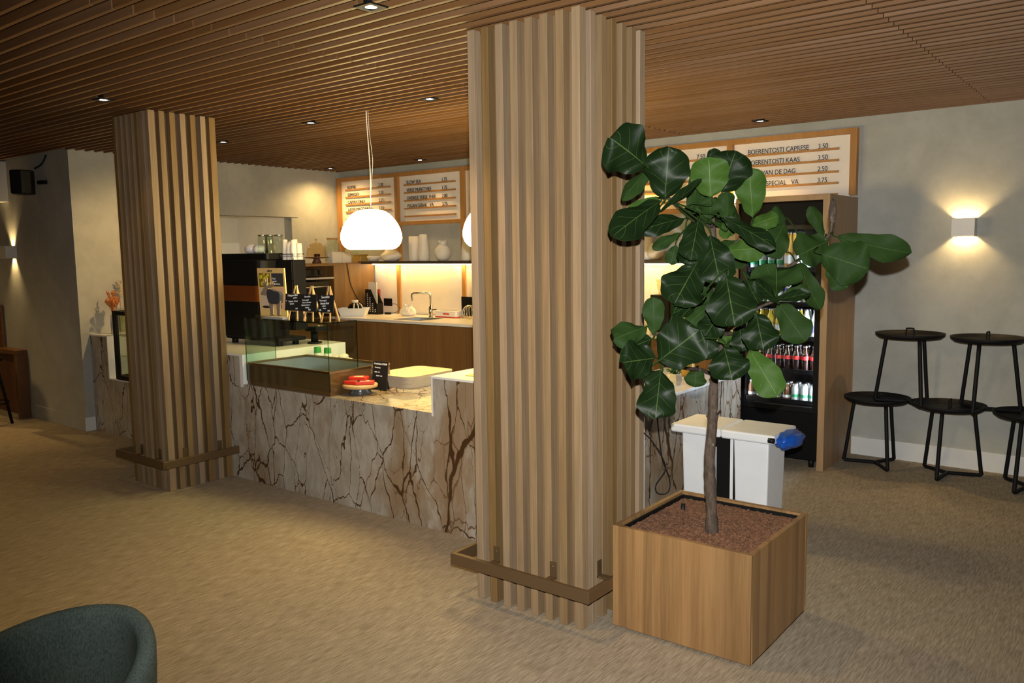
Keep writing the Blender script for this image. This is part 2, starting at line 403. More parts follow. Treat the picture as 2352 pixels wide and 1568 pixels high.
def frameM(origin, xdir, ydir):
    x = Vector(xdir).normalized(); y = Vector(ydir).normalized(); z = x.cross(y)
    return Matrix(((x.x, y.x, z.x, origin[0]), (x.y, y.y, z.y, origin[1]), (x.z, y.z, z.z, origin[2]), (0, 0, 0, 1)))
def join_text(parts, name, mat, parent=None, org=None):
    """several strings set as ONE lettering mesh: parts = (string, size, matrix, sx)"""
    bm = bmesh.new()
    for s_, size, M, sx in parts:
        o = text('lettering', s_, size, M, mat, sx=sx, org=org); bm.from_mesh(o.data); me = o.data; bpy.data.objects.remove(o); bpy.data.meshes.remove(me)
    me = bpy.data.meshes.new(name); bm.to_mesh(me); bm.free(); me.materials.append(MATS[mat])
    o = bpy.data.objects.new(name, me); C.objects.link(o)
    if parent is not None: o.parent = parent
    return o
# ------------------------------------------------------------------ the room
random.seed(5)
H = 2.5
YB, XL, YL = 6.43, -7.58, 3.40          # back wall, left wall of the bar, front face of the left-hand wall
struct(MB().box(-12, 4, -4, 6.6, -.06, 0), 'floor', 'carpet')
struct(MB().box(XL-.12, 4, YB, YB+.12, 0, H+.4), 'wall_back', 'plaster')
struct(MB().box(4, 4.12, -4, YB, 0, H+.4), 'wall_right', 'plaster')
struct(MB().box(-12, 4, -4.12, -4, 0, H+.4), 'wall_front', 'plaster')
struct(MB().box(-12.12, -12, -4, YL, 0, H+.4), 'wall_far_left', 'plaster')
# left wall of the bar with the kitchen hatch, its return towards the left
OY0, OY1, OZ0, OZ1 = 4.60, 5.735, 1.15, 1.972
w = MB()
w.box(XL-.12, XL, YL, OY0, 0, H+.4); w.box(XL-.12, XL, OY1, YB, 0, H+.4); w.box(XL-.12, XL, OY0, OY1, 0, OZ0); w.box(XL-.12, XL, OY0, OY1, OZ1, H+.4)
struct(w, 'wall_left', 'plaster')
struct(MB().box(-12, XL-.12, YL, YL+.12, 0, H+.4), 'wall_left_return', 'plaster')
struct(MB().box(XL, XL+.018, OY0-.09, OY1+.085, OZ1, OZ1+.13).box(XL, XL+.012, OY1, OY1+.085, OZ0, OZ1), 'trim_1', 'plaster')
struct(MB().box(-12, -8.90, YL-.10, YL, 2.115, H), 'trim_2', 'white_paint')
struct(MB().box(-1.78, 4, YB-.014, YB, 0, .135), 'baseboard_back', 'white_paint', bevel=.002)
struct(MB().box(XL, XL+.014, YL-.014, 3.475, 0, .125), 'baseboard_left', 'white_paint', bevel=.002)
struct(MB().box(-8.72, XL, YL-.014, YL, 0, .13), 'baseboard_return', 'plaster', bevel=.002)
# kitchen behind the hatch
k = MB(); k.box(-9.72, -9.6, 4.0, YB, 0, H+.1); k.box(-9.6, XL-.12, YB-.02, YB+.1, 0, H+.1); k.box(-9.6, XL-.12, 3.9, 4.0, 0, H+.1); k.box(-9.6, XL-.12, 4, YB, H+.0, H+.1)
struct(k, 'wall_kitchen', 'kitchen_wall')
struct(MB().box(-9.6, -9.585, 4.0, YB-.02, 0, 1.72).box(-9.6, -9.45, 4.95, 4.99, 0, H), 'trim_3', 'white_laminate')
lamp('kitchen_light', 'AREA', (-8.7, 5.3, 2.44), 12, (1, .74, .40), rot=(0, 0, 0), size=.5)
# slatted ceiling: black plenum, oak slats along X, carriers across
ceil = struct(MB().box(-12, 4, -4, YB, H+.30, H+.36), 'ceiling', 'plenum')
PITCH = .0835
sl = MB(); y = -3.96; rows = []
HOLES = [(x, yy) for x, yy, p in SPOTS]
while y < YB-.012:
    rows.append(y); y += PITCH
for y in rows:
    x0 = XL+.005 if y > YL-.03 else -11.99
    cuts = [x0, -6.20, -3.175, -.955, 1.9, 3.99]
    cuts = sorted(c for c in cuts if c >= x0)
    segs = []
    for a, b in zip(cuts, cuts[1:]):
        a2, b2 = a+(.005 if abs(a+3.175) < .01 else .002), b-(.005 if abs(b+3.175) < .01 else .002)
        hs = sorted(hx for hx, hy in HOLES if abs(hy-y) < .047 and a2 < hx < b2)
        for hx in hs:
            segs.append((a2, hx-.05)); a2 = hx+.05
        segs.append((a2, b2))
    for a, b in segs:
        sl.tone = random.random(); sl.box(a, b, y-.0095, y+.0095, H, H+.075)
o = sl.build('slats', 'ceiling_wood', ceil)
cr = MB()
for x in (-11, -9.8, -8.6, -7.3, -6.15, -4.95, -3.62, -3.10, -1.9, -.88, .4, 1.6, 2.8):
    cr.box(x-.03, x+.03, -3.98, YB-.01 if x > XL else YL-.01, H+.045, H+.085)
cr.build('carriers', 'plenum', ceil)

# ------------------------------------------------------------------ downlights
SPOT_LABELS = ['square black ceiling downlight nearest the front, in front of the big slatted column',
 'square black ceiling downlight in front of the left slatted column', 'square black ceiling downlight just left of the big slatted column, over the low worktop',
 'square black ceiling downlight over the glass display case, left of the pendant cord', 'square black ceiling downlight beside the right edge of the left slatted column',
 'square black ceiling downlight close to the back wall above the tea menu board', 'square black ceiling downlight in the back left corner of the bar',
 'square black ceiling downlight above the toast menu board on the right']
sp0 = None
for (x, y, p), lb in zip(SPOTS, SPOT_LABELS):
    if sp0 is None:
        sp0 = thing('ceiling_downlight', lb, 'downlight', (x, y, H), 0, 'ceiling downlights')
        b = MB()
        for i in range(4):
            a = i*PI/2; M_ = Matrix.Rotation(a, 4, 'Z')
            b.prism([(-.047, -.047), (.047, -.047), (.027, -.027), (-.027, -.027)], -.004, .003, M_)
        b.lathe([(.03, .0), (.026, .035), (.02, .05)], (0, 0, 0), 20, caps=False)
        b.build('housing', 'black_metal', sp0)
        MB().lathe([(0, .008), (.012, .006), (.0225, .0)], (0, 0, -.001), 20).build('bulb', 'bulb', sp0)
    else: dup(sp0, (x, y, H), lb)

# ------------------------------------------------------------------ slatted columns
def column(name, label, x0, x1, y0, y1, seed, railz, front_br, right_open=True):
    rng = random.Random(seed)
    t = thing(name, label, 'column', ((x0+x1)/2, (y0+y1)/2, 0), 0, 'slatted columns'); org = t.location
    d, wd = .045, .038
    MB().box(x0+d, x1-d, y0+d, y1-d, 0, H-.003).build('core', 'core_wood', t, org=org)
    s = MB(); n = 8 if seed == 2 else 7; m = 7
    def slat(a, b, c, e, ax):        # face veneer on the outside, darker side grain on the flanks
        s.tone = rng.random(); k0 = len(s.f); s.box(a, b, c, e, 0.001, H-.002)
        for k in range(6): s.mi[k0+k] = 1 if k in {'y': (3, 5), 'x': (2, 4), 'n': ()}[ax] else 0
    for i in range(n):
        x = x0 + (x1-x0-wd)*i/(n-1)
        ax = 'c' if i in (0, n-1) else 'y'; slat(x, x+wd, y0, y0+d, ax if ax == 'y' else 'n'); slat(x, x+wd, y1-d, y1, ax if ax == 'y' else 'n')
    for i in range(1, m-1):
        yy = y0 + (y1-y0-wd)*i/(m-1)
        slat(x1-d, x1, yy, yy+wd, 'x'); slat(x0, x0+d, yy, yy+wd, 'x')
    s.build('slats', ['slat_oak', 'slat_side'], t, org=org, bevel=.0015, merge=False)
    g, bw, bh = .085, .018, .052
    X0, X1, Y0, Y1 = x0-g, x1+g, y0-g, min(y1+g, y1+.005 if seed == 1 else y1+g)
    r = MB(); z = railz
    r.box(X0, X1, Y0, Y0+bw, z, z+bh); r.box(X0, X0+bw, Y0+bw, Y1, z, z+bh); r.box(X1-bw, X1, Y0+bw, Y1, z, z+bh)
    if seed == 2: r.box(X0, X1, Y1-bw, Y1, z, z+bh)
    rail_ = r.build('foot_rail', 'bronze', t, org=org, bevel=.003)
    for f in front_br:
        x = x0+(x1-x0)*f
        b = MB().box(x-.016, x+.016, y0-.004, y0, z+.03, z+.10).box(x-.016, x+.016, Y0+bw, y0, z+.03, z+.037)
        b.ball((x, y0-.005, z+.08), .006, 8, (1, .5, 1)); b.build('bracket', 'bronze', rail_, org=org)
    for f in (.25, .8):
        yy = y0+(y1-y0)*f
        b = MB().box(x1, x1+.004, yy-.016, yy+.016, z+.03, z+.10).box(x1, X1-bw, yy-.016, yy+.016, z+.03, z+.037)
        b.build('bracket', 'bronze', rail_, org=org)
    return t
column('slatted_column', 'tall slatted oak column in the foreground, just left of the potted fig tree', -2.375, -1.805, 2.743, 3.257, 2, .163, (.205, .745))
column('slatted_column', 'darker slatted oak column on the left, standing against the marble counter', -5.60, -5.135, 2.815, 3.292, 1, .178, (.27, .78))

# ------------------------------------------------------------------ marble counter
YF = 3.30
ct = thing('bar_counter', 'brown veined marble bar counter with a stepped white top behind both columns', 'counter', (-4.0, YF, 0))
org = ct.location
LO, HI = .675, .882
XLb, XRb = -4.965, -3.172          # ends of the low middle part
fr = MB()
fr.box(-5.62, XLb-.036, YF, YF+.02, 0, HI-.012); fr.box(XLb-.036, XLb, YF, YF+.02, 0, LO-.02); fr.box(XLb, XRb, YF, YF+.02, 0, LO-.02); fr.box(XRb, -2.43, YF, YF+.02, 0, HI-.012)
fr.build('front_panel', 'marble', ct, org=org)
MB().box(XLb, XRb, YF-.001, YF+.95, LO-.02, LO).build('low_worktop', 'marble', ct, org=org, bevel=.001)
MB().box(-6.55, XLb, YF-.001, 4.22, HI-.012, HI).box(XLb-.036, XLb, YF-.001, 4.22, LO-.02, HI-.012).build('raised_top', 'white_laminate', ct, org=org)
MB().box(XRb, -2.43, YF-.001, 4.15, HI-.012, HI).box(XRb, XRb+.012, YF-.001, 4.15, LO-.02, HI-.012).build('raised_top', 'white_laminate', ct, org=org)
MB().box(-6.5, XLb-.036, YF+.02, 4.20, 0, HI-.012).box(XLb-.036, XRb+.02, YF+.02, 4.22, 0, LO-.02).box(XRb+.02, -2.45, YF+.02, 4.13, 0, HI-.012).build('carcass', 'cabinet_wood', ct, org=org)
# left end of the counter, behind the left column
t = thing('counter_end', 'marble counter end by the left wall holding the black framed glass cooler', 'counter', (-7.1, 3.48, 0)); org = t.location
f = MB(); f.box(XL+.002, -7.27, 3.48, 3.50, 0, .865); f.box(-7.27, -6.56, 3.48, 3.50, 0, .49); f.build('front_panel', 'marble', t, org=org)
f = MB(); f.box(XL+.002, -7.262, 3.479, 4.1, .865, .877); f.box(-7.274, -7.262, 3.479, 4.1, .49, .865); f.box(-7.262, -6.56, 3.479, 4.1, .49, .50)
f.build('white_top', 'white_laminate', t, org=org)
MB().box(XL+.002, -7.28, 3.50, 4.09, 0, .86).box(-7.28, -6.56, 3.50, 4.09, 0, .488).build('carcass', 'cabinet_wood', t, org=org)
# low return towards the fridge
t = thing('counter_return', 'low marble counter return beside the fridge, behind the white pedal bin', 'counter', (-2.65, 5.0, 0)); org = t.location
f = MB(); f.box(-2.40, -2.38, 4.30, 5.74, 0, .645); f.box(-2.93, -2.40, 4.30, 4.32, 0, .645); f.build('side_panel', 'marble', t, org=org)
MB().box(-2.95, -2.365, 4.29, 5.74, .645, .665).build('white_top', 'white_laminate', t, org=org, bevel=.002)
MB().box(-2.93, -2.40, 4.32, 5.73, 0, .645).build('carcass', 'cabinet_wood', t, org=org)
MB().box(-2.418, -2.378, 4.292, 4.301, 0, .645).build('edge_strip', 'white_laminate', t, org=org)
cb = MB()
def smooth(pts, n=6, closed=False):
    P = [Vector(p) for p in pts]; out = []
    k = len(P); rng_ = range(k if closed else k-1)
    for i in rng_:
        p0, p1, p2, p3 = (P[(i-1) % k], P[i], P[(i+1) % k], P[(i+2) % k]) if closed else (P[max(i-1, 0)], P[i], P[i+1], P[min(i+2, k-1)])
        for j in range(n):
            u = j/n; out.append(.5*((2*p1)+(p2-p0)*u+(2*p0-5*p1+4*p2-p3)*u*u+(3*p1-p0-3*p2+p3)*u**3))
    if not closed: out.append(P[-1])
    return out
cb.tube(smooth([(-2.372, 4.30, .668), (-2.362, 4.262, .586), (-2.36, 4.215, .52), (-2.358, 4.343, .426), (-2.358, 4.483, .29), (-2.355, 4.52, .20), (-2.355, 4.40, .135), (-2.358, 4.43, .075),
          (-2.358, 4.56, .05), (-2.36, 4.59, .12), (-2.36, 4.49, .28), (-2.36, 4.45, .42), (-2.36, 4.42, .56), (-2.372, 4.42, .668)], 6), .0045, 6)
tag(cb.build('power_cable', 'cable_black'), 'black power cable hanging in a loop down the marble return', 'cable')

# ------------------------------------------------------------------ back wall joinery
YW = 6.30
fw = thing('wall_rack', 'oak frame of posts and rails on the back wall that carries the menu boards', 'rack', (-4.67, YB, 0)); org = fw.location
PX = [-7.535+.9533*i for i in range(7)]
for i, x in enumerate(PX):
    z0 = .9 if i < 5 else 1.94
    MB().box(x-.024, x+.024, 6.372, YB, z0, 2.425).build('post', 'frame_wood', fw, org=org, bevel=.001)
for i in range(6):
    MB().box(PX[i]+.024, PX[i+1]-.024, 6.372, YB, 2.385, 2.425).build('top_rail', 'frame_wood', fw, org=org)
    if i != 5: MB().box(PX[i]+.024, PX[i+1]-.024, 6.372, YB, 1.862, 1.90).build('bottom_rail', 'frame_wood', fw, org=org)
for x in (-2.715, -3.52):
    MB().cyl((x, 6.34, 1.9005 if x < -2.8 else 1.9405), .020, .012, 16).cyl((x, 6.34, 1.862 if x < -2.8 else 1.9225), .006, .038, 8).build('uplight', 'bulb', fw, org=org)
    lamp('uplight_beam', 'POINT', (x, 6.34, 1.965), 1.6, (1, .60, .14), size=.015)
MENU = [
 ([('KOFFIE', '2.30'), ('ESPRESSO', '2.30'), ('CAPPUCCINO', '2.55'), ('LATTE MACCHIATO', '2.55')], 'white menu board listing coffee, first from the left, behind the pendant lamp'),
 ([('SLOW TEA', '1.75'), ('VERSE MUNTTHEE', '1.75'), ('OVERIGE VERSE THEE', '2.00'), ('VEGAN GEBAK   VA', '2.75')], 'white menu board listing slow tea and vegan cake'),
 ([], 'white menu board mostly hidden by the left edge of the big column'),
 ([], 'white menu board hidden behind the big column'),
 ([('', '7.50'), ('', '2.50'), ('           SOEP', ''), ('', ''), ('VEGEBURGER', '')], 'white menu board partly behind the fig leaves, priced 7.50'),
 ([('BOERENTOSTI CAPRESE', '3.50'), ('BOERENTOSTI KAAS', '3.50'), ('SOEP VAN DE DAG', '2.50'), ('LUNCHSPECIAL   VA', '3.75')], 'white menu board listing farmhouse toasts, above the fridge cabinet')]
for i, (rows_, lb) in enumerate(MENU):
    x0, x1 = PX[i]+.025, PX[i+1]-.025; z0, z1 = (1.901, 2.384) if i < 5 else (1.925, 2.384)
    b = thing('menu_board', lb, 'menu board', ((x0+x1)/2, 6.415, z0), 0, 'menu boards'); org = b.location
    MB().box(x0, x1, 6.41, YB-.002, z0, z1).build('panel', 'board_white', b, org=org)
    wid = x1-x0
    for q in range(5):
        z = 2.296-.0835*q
        if z < z0: continue
        lr = MB().box(x0+wid*.085, x0+wid*.905, 6.394, 6.41, z-.017, z).build('letter_rail', 'frame_wood', b, org=org)
        nm, pr = rows_[q] if q < len(rows_) else ('', '')
        if nm: text('lettering', nm, .052, frameM((x0+wid*(.13 if i != 4 else .06), 6.397, z+.001), (1, 0, 0), (0, 0, 1)), 'letter_black', lr, sx=.86, org=org)
        if pr: text('price', pr, .052, frameM((x0+wid*(.70 if i < 5 else .735), 6.397, z+.001), (1, 0, 0), (0, 0, 1)), 'letter_black', lr, sx=.85, org=org)
# shelf with led strip
sh = thing('wall_shelf', 'long dark edged shelf across the back wall carrying the white vases', 'shelf', (-4.9, 6.32, 1.447)); org = sh.location
MB().box(-7.02, -2.80, 6.19, 6.371, 1.447, 1.477).build('board', 'shelf_dark', sh, org=org, bevel=.002)
MB().box(-6.95, -2.85, 6.335, 6.35, 1.436, 1.446).build('led_strip', 'led_strip', sh, org=org)
for x in (-6.88, -6.60, -5.67, -4.7, -3.75):
    MB().cyl((x, 6.30, 1.436), .022, .011, 16).build('puck_light', 'bulb', sh, org=org)
for a in (-6.3, -5.2, -4.2, -3.3):
    lamp('shelf_light', 'AREA', (a, 6.32, 1.43), 3.0, (1, .57, .15), rot=(math.radians(-12), 0, 0), size=.1).data.shape = 'RECTANGLE'
for l_ in bpy.data.lights:
    if l_.name.startswith('shelf_light'): l_.size = .9; l_.size_y = .03
# tall corner cabinet
tc = thing('corner_cabinet', 'tall oak corner cabinet with an oven niche, below the kitchen hatch', 'cabinet', (-7.27, 5.75, 0)); org = tc.location
X0, X1 = XL+.004, -6.97
c = MB(); c.box(X0, X1, 5.80, 6.37, 0, 1.465); c.box(X0, X1, 5.08, 5.10, 0, 1.465); c.box(X0, X1, 5.10, 5.80, 1.437, 1.465); c.box(X0, X1, 5.10, 5.80, 0, .90); c.box(X0, X0+.02, 5.10, 5.80, .90, 1.437)
c.build('carcass', 'cabinet_wood', tc, org=org)
MB().box(X0+.02, X1, 5.10, 5.80, 1.30, 1.318).build('inner_shelf', 'grey_box', tc, org=org)
ov = thing('oven', 'black built-in oven with a steel handle in the corner cabinet niche', 'oven', (-7.25, 5.47, .90)); org = ov.location
MB().box(-7.5, -7.0, 5.13, 5.76, .90, 1.28).build('body', 'black_plastic', ov, org=org, bevel=.006)
dr = MB().box(-7.0, -6.985, 5.16, 5.74, .93, 1.20).build('door', 'black_gloss', ov, org=org, bevel=.003)
MB().tube([(-6.985, 5.2, 1.22), (-6.965, 5.2, 1.22), (-6.965, 5.72, 1.22), (-6.985, 5.72, 1.22)], .008, 8).build('handle', 'steel', dr, org=org)
tr = MB(); tr.box(-7.40, -7.02, 5.35, 5.70, 1.318, 1.33).box(-7.36, -7.06, 5.38, 5.68, 1.33, 1.40); tr.cyl((-7.0, 5.64, 1.345), .022, .05, 12)
tag(tr.build('sandwich_grill', 'black_plastic', bevel=.004), 'dark grill appliance on the shelf above the oven', 'grill')
# back worktop with sink
bw = thing('back_cabinet', 'long oak back cabinet with white worktop and sink under the lit backsplash', 'cabinet', (-4.7, 6.1, 0)); org = bw.location
XA, XB_ = -6.968, -2.46; SX0, SX1, SY0, SY1 = -6.06, -5.66, 5.78, 6.10
tp = MB(); tp.box(XA, SX0, 5.70, 6.371, .875, .90); tp.box(SX1, XB_, 5.70, 6.371, .875, .90); tp.box(SX0, SX1, 5.70, SY0, .875, .90); tp.box(SX0, SX1, SY1, 6.371, .875, .90)
tp.build('worktop', 'white_laminate', bw, org=org)
ba = MB(); ba.box(SX0, SX1, SY0, SY1, .72, .73); ba.box(SX0, SX0+.008, SY0, SY1, .73, .902); ba.box(SX1-.008, SX1, SY0, SY1, .73, .902); ba.box(SX0+.008, SX1-.008, SY0, SY0+.008, .73, .902); ba.box(SX0+.008, SX1-.008, SY1-.008, SY1, .73, .902)
ba.box(SX0+.19, SX0+.21, SY0+.008, SY1-.008, .73, .88)
ba.build('sink_basin', 'brushed_steel', bw, org=org)
MB().box(XA, SX0-.03, 5.735, 6.36, .08, .875).box(SX0-.03, SX1+.03, 5.735, 6.36, .08, .70).box(SX1+.03, XB_, 5.735, 6.36, .08, .875).box(SX0-.03, SX1+.03, 5.735, 5.75, .70, .875).build('carcass', 'cabinet_wood', bw, org=org)
for i in range(7):
    x = XA+.02+i*.64; x1 = min(x+.634, XB_-.005)
    MB().box(x, x1, 5.718, 5.734, .10, .868).build('door', 'cabinet_wood', bw, org=org, bevel=.001)
MB().box(XA, XB_, 5.78, 6.35, 0, .08).build('plinth', 'black_plastic', bw, org=org)
sp = MB(); sp.box(XA, -2.84, 6.392, YB-.002, .902, 1.446)
struct(sp, 'trim_4', 'board_white')
# ------------------------------------------------------------------ pendant lamps
def pendant(x, y, label):
    t = thing('pendant_lamp', label, 'pendant lamp', (x, y, H), 0, 'white glass pendant lamps')
    prof = [(.135, -.9085), (.160, -.903), (.180, -.889), (.195, -.869), (.2045, -.838), (.205, -.824), (.203, -.806), (.194, -.772), (.178, -.738), (.156, -.706), (.128, -.676), (.100, -.657), (.075, -.648), (.060, -.646)]
    MB().lathe(prof, n=48, caps=False).lathe([(0, -.904), (.135, -.9085)], n=48, caps=False).build('shade', 'lamp_glass', t)
    MB().lathe([(0, -.640), (.062, -.642), (.066, -.650)], n=32, caps=False).build('cap', 'white_plastic', t)
    c = smooth([(-.012, 0, .02), (-.010, 0, -.08), (-.002, .004, -.25), (.004, .004, -.4), (.004, 0, -.55), (.002, 0, -.642)], 6)
    MB().tube(c, .0035, 6).build('cord', 'cord_white', t)
    c2 = smooth([(-.005, .01, .02), (-.002, .012, -.12), (.02, .012, -.28), (.022, .01, -.36), (.006, .004, -.52)], 6)
    MB().tube(c2, .0018, 6).build('suspension_wire', 'cord_white', t)
    return t
pendant(-4.19, 3.82, 'glowing white dome pendant lamp hanging over the glass display case')
pendant(-3.10, 3.82, 'glowing white pendant lamp almost wholly hidden behind the big column')
# ------------------------------------------------------------------ wall sconces
def sconce(x, y, z, label, power, vanes=0):
    t = thing('wall_sconce', label, 'wall lamp', (x, y, z), 0, 'up and down wall sconces')
    w, d, h = .070, .100, .060
    b = MB(); b.box(-w, w, -d, -d+.004, -h, h); b.box(-w, -w+.004, -d+.004, 0, -h, h); b.box(w-.004, w, -d+.004, 0, -h, h); b.box(-w+.004, w-.004, -.004, 0, -h, h)
    b.build('housing', 'white_paint', t)
    if vanes:  # unseen plates added inside the housing to narrow the beams
        for s_ in (-1, 1): MB().box(s_*vanes-.001, s_*vanes+.001, -d+.005, -.005, .012, h-.002).box(s_*vanes-.001, s_*vanes+.001, -d+.005, -.005, -h+.002, -.012).build('vane', 'black_metal', t)
    MB().ball((0, -.05, 0), .010, 10).build('bulb', 'bulb', t)
    lamp('sconce_light', 'POINT', (x, y-.05, z), power, (1, .66, .27), size=.012)
    return t
sconce(-1.073, YB, 1.684, 'square up and down wall sconce on the right wall above the stacked tables', 32)
sconce(-8.87, YL, 1.625, 'square up and down wall sconce on the far left wall below the black loudspeaker', 34, .028)
# ------------------------------------------------------------------ loudspeaker
t = thing('loudspeaker', 'black loudspeaker hung high on the left wall under the ceiling', 'loudspeaker', (-8.17, 3.27, 2.25)); org = t.location
MB().prism([(-.11, -.12), (.09, -.12), (.11, .0), (.055, .09), (-.055, .09), (-.11, .0)], -.135, .135).xform(Matrix.Rotation(math.radians(-40), 4, 'Z') @ Matrix.Scale(.8, 4)).build('cabinet', 'black_plastic', t, bevel=.01)
MB().box(-.10, .08, -.126, -.121, -.125, .125).xform(Matrix.Rotation(math.radians(-40), 4, 'Z') @ Matrix.Scale(.8, 4)).build('grille', 'black_metal', t)
MB().tube([(.06, .09, .0), (.14, .12, .0), (.14, .15, 0)], .018, 8).tube(smooth([(.10, .05, .12), (.16, .09, .16), (.19, .12, .24)], 5), .008, 6).build('bracket', 'black_metal', t)

# ------------------------------------------------------------------ glass display case on the low worktop
CX0, CX1, CY0, CY1, CZ = -4.952, -4.072, 3.325, 3.84, .676
t = thing('display_case', 'glass topped display case with bronze base on the low marble worktop', 'display case', ((CX0+CX1)/2, CY0, CZ)); org = t.location
b = MB(); T = .012
b.box(CX0, CX1, CY0, CY0+T, CZ, .815); b.box(CX1-T, CX1, CY0+T, CY1, CZ, .815); b.box(CX0, CX0+T, CY0+T, CY1, CZ, .815); b.box(CX0+T, CX1-T, CY1-T, CY1, CZ, .815)
b.build('base', 'well_front', t, org=org)
b = MB(); e = .004
b.box(CX0-e, CX1+e, CY0-e, CY0+T+e, .815, .829); b.box(CX1-T-e, CX1+e, CY0+T+e, CY1, .815, .829); b.box(CX0-e, CX0+T+e, CY0+T+e, CY1, .815, .829); b.box(CX0+T+e, CX1-T-e, CY1-T-e, CY1+e, .815, .829)
b.build('rim', 'bronze_trim', t, org=org, bevel=.001)
b = MB(); b.box(CX0+T, CX1-T, CY0+T, CY1-T, CZ+.002, CZ+.01); b.box(CX0+T, CX0+T+.004, CY0+T, CY1-T, CZ+.01, .814); b.box(CX1-T-.004, CX1-T, CY0+T, CY1-T, CZ+.01, .814); b.box(CX0+T+.004, CX1-T-.004, CY1-T-.004, CY1-T, CZ+.01, .814)
b.box(CX0+T+.004, CX1-T-.004, CY0+T, CY0+T+.004, CZ+.01, .814)
b.build('well', 'brushed_steel', t, org=org)
GT, GY = 1.131, 3.56
MB().box(CX0, CX1, CY0-.003, CY0+.005, .70, GT).build('front_glass', 'case_glass', t, org=org)
MB().box(CX0, CX0+.008, CY0+.006, GY, .829, GT).build('side_glass', 'case_glass', t, org=org)
MB().box(CX1-.008, CX1, CY0+.006, GY, .829, GT).build('side_glass', 'case_glass', t, org=org)
MB().box(CX0-.002, CX1+.002, CY0-.004, GY+.002, GT+.0005, GT+.0085).build('top_glass', 'case_glass', t, org=org)
g = MB(); g.box(CX0-.002, CX1+.002, CY0-.0055, CY0-.0042, GT, GT+.009); g.box(CX1+.0022, CX1+.0034, CY0-.004, GY, GT, GT+.009)
g.box(CX1-.001, CX1+.003, CY0-.006, CY0-.003, .70, GT); g.box(CX1-.008, CX1, GY+.0005, GY+.0025, .829, GT); g.box(CX0, CX0+.008, GY+.0005, GY+.0025, .829, GT); g.box(CX0-.003, CX0-.001, CY0-.005, CY0+.005, .70, GT)
g.build('glass_edges', 'glass_edge', t, org=org)
ZG = GT+.009
# things on the glass
t = thing('menu_stand', 'wooden poster stand with lemons and pink panels on the glass case', 'poster', (-4.80, 3.46, ZG)); org = t.location
MP = frameM((-4.937, 3.445, ZG), (.985, .12, 0), (0, -.04, 1))
def panel(mb, x0, x1, y0, y1, z, th=.0015): return mb.add([MP @ Vector(p) for p in [(x0, y0, z), (x1, y0, z), (x1, y1, z), (x0, y1, z), (x0, y0, z+th), (x1, y0, z+th), (x1, y1, z+th), (x0, y1, z+th)]],
        [(0, 3, 2, 1), (4, 5, 6, 7), (0, 1, 5, 4), (1, 2, 6, 5), (2, 3, 7, 6), (3, 0, 4, 7)])
panel(MB(), 0, .262, 0.002, .335, -.010, .010).build('backboard', 'poster_wood', t, org=org)
panel(panel(MB(), .014, .122, .055, .175, 0), .014, .122, .182, .20, 0).build('paper_panel', 'poster_beige', t, org=org)
panel(MB(), .137, .248, .055, .20, 0).build('pink_panel', 'poster_pink', t, org=org)
panel(MB(), .137, .248, .21, .300, 0).build('dark_panel', 'poster_navy', t, org=org)
panel(MB(), .014, .122, .205, .300, 0).build('lemon_photo', 'lemon_dark', t, org=org)
lm = MB()
for x, y, r in ((.030, .275, .020), (.072, .262, .026), (.098, .286, .016), (.045, .232, .022), (.098, .222, .018), (.062, .292, .012)):
    lm.lathe([(0, .004), (r*.6, .003), (r, .001)], M=MP @ Matrix.Translation((x, y, .0005)) @ Matrix.Rotation(.5, 4, 'Z') @ Matrix.Diagonal((1.15, .85, 1, 1)), n=14)
lm.build('lemons', 'lemon', t, org=org)
MB().lathe([(0, .002), (.013, .001)], M=MP @ Matrix.Translation((.19, .150, .001)) @ Matrix.Diagonal((.8, 1.6, 1, 1)), n=14).build('fruit_print', 'berry', t, org=org)
MB().lathe([(0, .002), (.02, .001)], M=MP @ Matrix.Translation((.20, .075, .001)) @ Matrix.Diagonal((1, 1.2, 1, 1)), n=14).build('fruit_print', 'berry', t, org=org)
MB().lathe([(0, .002), (.04, .001)], M=MP @ Matrix.Translation((.066, .068, .001)) @ Matrix.Diagonal((1, .22, 1, 1)), n=14).build('seed_print', 'sweet_dark', t, org=org)
join_text([('nice', .030, MP @ Matrix.Translation((.098, .309, .001)), 1)], 'heading', 'letter_black', t, org)
join_text([('Feel', .019, MP @ Matrix.Translation((.144, .258, .002)), 1), ('good', .019, MP @ Matrix.Translation((.144, .240, .002)), 1), ('groceries.', .019, MP @ Matrix.Translation((.144, .222, .002)), 1)], 'slogan', 'paper', t, org)
MB().box(-4.94, -4.68, 3.40, 3.52, ZG, ZG+.012).build('foot', 'clear_glass', t, org=org)
# moose figure wearing a sweater
t = thing('moose_figure', 'flat felt moose figure wearing a dark knitted sweater, before the poster stand', 'figurine', (-4.66, 3.375, ZG)); org = t.location
MM = frameM((-4.80, 3.365, ZG+.012), (1, .05, 0), (0, 0, 1))
def flat(poly, th, z=0, mb=None):
    mb = mb or MB(); return mb.prism(poly, z-th/2, z+th/2, MM)
bd = MB()
flat([(-.004, .155), (.000, .147), (.045, .143), (.062, .150), (.075, .165), (.078, .19), (.068, .198), (.055, .205), (.040, .198), (.024, .188), (.012, .172)], .014, mb=bd)   # head
flat([(.060, .13), (.10, .10), (.19, .10), (.20, .16), (.12, .175), (.075, .175)], .016, mb=bd)
for x, s_ in ((.087, -.006), (.108, 0), (.165, 0), (.185, .006)):
    flat([(x-.008, .012), (x+.008, .012), (x+.010+s_, .11), (x-.010+s_, .11)], .012, s_, mb=bd)
flat([(.045, .192), (.038, .21), (.022, .215), (.018, .236), (.026, .236), (.030, .225), (.038, .226), (.034, .25), (.042, .255), (.048, .232), (.056, .238), (.058, .262), (.066, .262), (.066, .235), (.060, .20)], .008, mb=bd)
